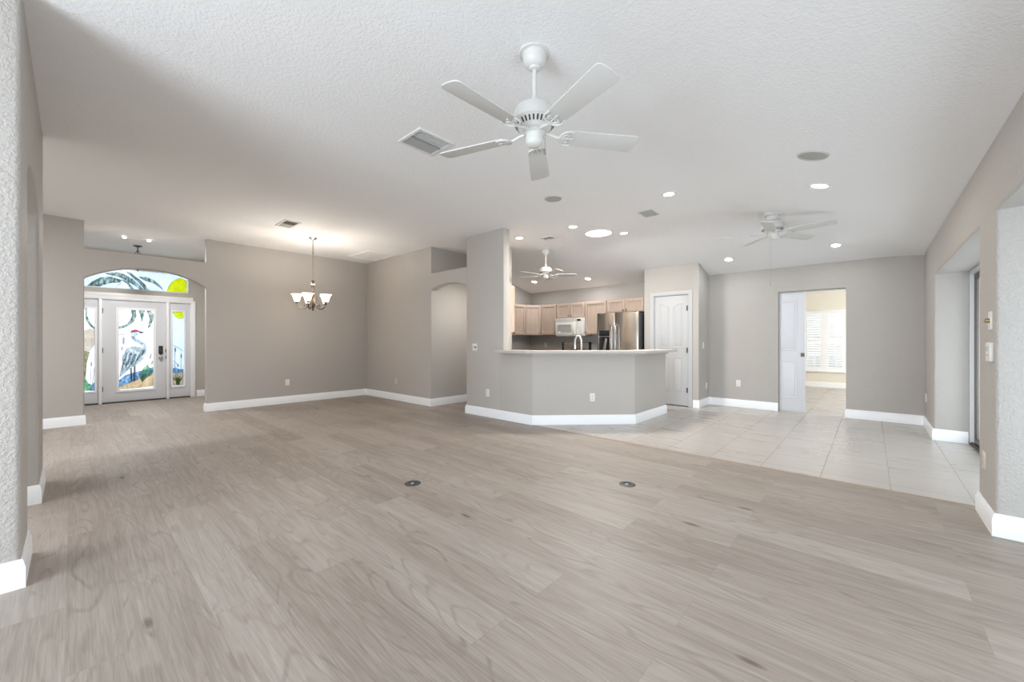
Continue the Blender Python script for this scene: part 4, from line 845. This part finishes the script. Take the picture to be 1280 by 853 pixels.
for x in (.09, .19, .57, .67):
    mb = MB(); mb.lathe([(0, 0), (.022, 0), (.02, .02), (.016, .026), (0, .026)], (x, -.004, .855), 20, Matrix.Rotation(R(90), 4, 'X')); mb.build('knob', M_BLACK, rg, 'black knob')
mb = MB(); mb.box(.02, .745, -.03, 0, .22, .80, .008); od = mb.build('oven_door', M_STEEL, rg)
mb = MB(); mb.tube([(.08, -.03, .76), (.08, -.065, .76), (.685, -.065, .76), (.685, -.03, .76)], .011, 10); mb.build('handle', M_STEEL2, od)
mb = MB(); mb.box(.02, .745, -.025, 0, .04, .20, .008); mb.build('drawer', M_STEEL, rg)
# refrigerator
fr = thing('refrigerator', (7.36, 4.225, 0), R(-90), 'stainless side by side refrigerator with ice dispenser', 'refrigerator')
mb = MB(); mb.box(0, .90, .0, .72, .02, 1.755, .008); mb.build('body', M_CHAR, fr, 'dark grey cabinet sides')
def fridge_door(x0, x1, hole=None):
    mb = MB(); n = 10; pts = [(x0, .0)] + [(x0 + (x1 - x0) * i / n, -.045 - .022 * math.sin(math.pi * i / n)) for i in range(n + 1)] + [(x1, .0)]
    if not hole: mb.poly(pts, .06, 1.77, 'xy', .004)
    else:
        a, b, z0, z1 = hole
        mb.poly(pts, .06, z0, 'xy', .003); mb.poly(pts, z1, 1.77, 'xy', .003)
        L_ = [p for p in pts if p[0] <= a + 1e-6]; mb.poly([(x0, 0)] + [p for p in pts[1:-1] if p[0] < a] + [(a, -.06), (a, 0)], z0, z1, 'xy')
        mb.poly([(b, 0), (b, -.06)] + [p for p in pts[1:-1] if p[0] > b] + [(x1, 0)], z0, z1, 'xy')
    return mb
d1 = fridge_door(.003, .405, (.055, .305, .98, 1.42)).build('freezer_door', M_STEEL, fr)
mb = MB(); mb.box(.055, .305, -.012, -.004, .98, 1.42); mb.box(.058, .302, -.058, -.012, 1.30, 1.417, .004); dp = mb.build('dispenser', M_BLACK, d1, 'black ice and water dispenser')
mb = MB(); ring(mb, .050, .310, .975, 1.425, .009, -.068, -.056, 'xz', .002); mb.box(.058, .302, -.066, -.056, 1.285, 1.298); mb.build('dispenser_trim', M_STEEL2, dp)
mb = MB(); mb.poly([(.13, 1.02), (.19, 1.02), (.225, 1.24), (.20, 1.26), (.175, 1.25)], -.035, -.022, 'xz', .003); mb.build('paddle', M_STEEL2, dp, 'steel paddle')
d2 = fridge_door(.411, .897).build('refrigerator_door', M_STEEL, fr)
for x, par in ((.368, d1), (.448, d2)):
    mb = MB(); mb.tube([(x, -.055, .62), (x, -.095, .66), (x, -.11, .80), (x, -.115, 1.05), (x, -.11, 1.36), (x, -.095, 1.50), (x, -.055, 1.54)], [.012, .013, .013, .013, .013, .013, .012], 10); mb.build('handle', M_STEEL2, par, 'bright steel bow handle')
mb = MB(); mb.box(.01, .12, -.03, .08, 1.755, 1.775, .004); mb.box(.78, .89, -.03, .08, 1.755, 1.775, .004); mb.build('hinge_cover', M_CHAR, fr)
mb = MB(); mb.box(.01, .89, -.02, .02, .0, .058); mb.build('kick_grille', M_CHAR, fr)
# bar counter
ct = MB(); ct.poly([(4.23, 4.20), (4.23, 3.56), (5.43, 2.355), (6.66, 2.355), (6.66, 2.76), (5.57, 2.76), (4.66, 3.67), (4.66, 4.145), (4.385, 4.145), (4.385, 4.20)], 1.021, 1.062, 'xy', .006)
bc = ct.build('bar_counter', M_COUNTER); tag(bc, 'long speckled bar counter wrapping the low half wall', 'counter')
mb = MB(); mb.poly([(4.36, 4.12), (4.36, 3.55), (5.43, 2.48), (6.58, 2.48), (6.58, 2.529), (5.45, 2.529), (4.399, 3.58), (4.399, 4.12)], .99, 1.021, 'xy', .003); mb.build('support_trim', M_WALL, bc)
# peninsula behind the half wall, with sink faucet
pc = thing('sink_cabinet', (0, 0, 0), 0, 'maple sink cabinet behind the bar half wall', 'cabinet'); pen = [(4.56, 4.13), (4.56, 3.66), (5.53, 2.69), (6.60, 2.69), (6.60, 3.25), (5.80, 3.25), (5.12, 3.93), (5.12, 4.13)]
mb = MB(); mb.poly(pen, .0, .87); mb.build('body', M_CAB, pc)
mb = MB(); a_ = Vector((5.80, 3.25)); 
for t0, t1 in ((.03, .46), (.50, .93)):
    mb = MB(); cab_door(mb, t0, t1, .10, .84); bmesh.ops.transform(mb.bm, matrix=Matrix.Translation((5.12, 3.93, 0)) @ Matrix.Rotation(R(-45), 4, 'Z') @ Matrix.Translation((.962, 0, 0)) @ Matrix.Rotation(R(180), 4, 'Z'), verts=mb.bm.verts[:]); mb.build('door', M_CAB, pc)
mb = MB(); mb.poly([(4.555, 4.135), (4.555, 3.655), (5.525, 2.685), (6.61, 2.685), (6.61, 3.28), (5.81, 3.28), (5.15, 3.94), (5.15, 4.135)], .87, .91, 'xy', .004); tag(mb.build('sink_worktop', M_WORKTOP), 'grey worktop around the sink behind the bar', 'worktop', 'kitchen worktops')
fa = thing('faucet', (5.34, 3.36, .91), 0, 'tall white gooseneck kitchen faucet rising behind the bar', 'faucet')
dx, dy = .36, .93                                    # spout reaches over the sink, away from the bar
mb = MB(); mb.lathe([(0, 0), (.03, 0), (.03, .008), (.02, .02), (.018, .05), (0, .05)], seg=20); mb.build('base', M_WHITE, fa)
pts = [(0, 0, .04), (0, 0, .25)] + [(dx * .085 * (1 - math.cos(t)), dy * .085 * (1 - math.cos(t)), .27 + .105 * math.sin(t)) for t in [math.pi * i / 10 for i in range(11)]] + [(dx * .17, dy * .17, .22)]
mb = MB(); mb.tube(pts, .0135, 12); mb.build('spout', M_WHITE, fa)
mb = MB(); mb.tube([(dx * .17, dy * .17, .235), (dx * .17, dy * .17, .16)], [.014, .017], 12); mb.build('spray_head', M_STEEL2, fa, 'steel spray head')
mb = MB(); mb.tube([(.015, -.005, .03), (.05, -.03, .06), (.075, -.05, .10)], [.010, .008, .006], 10); mb.build('lever', M_WHITE, fa)
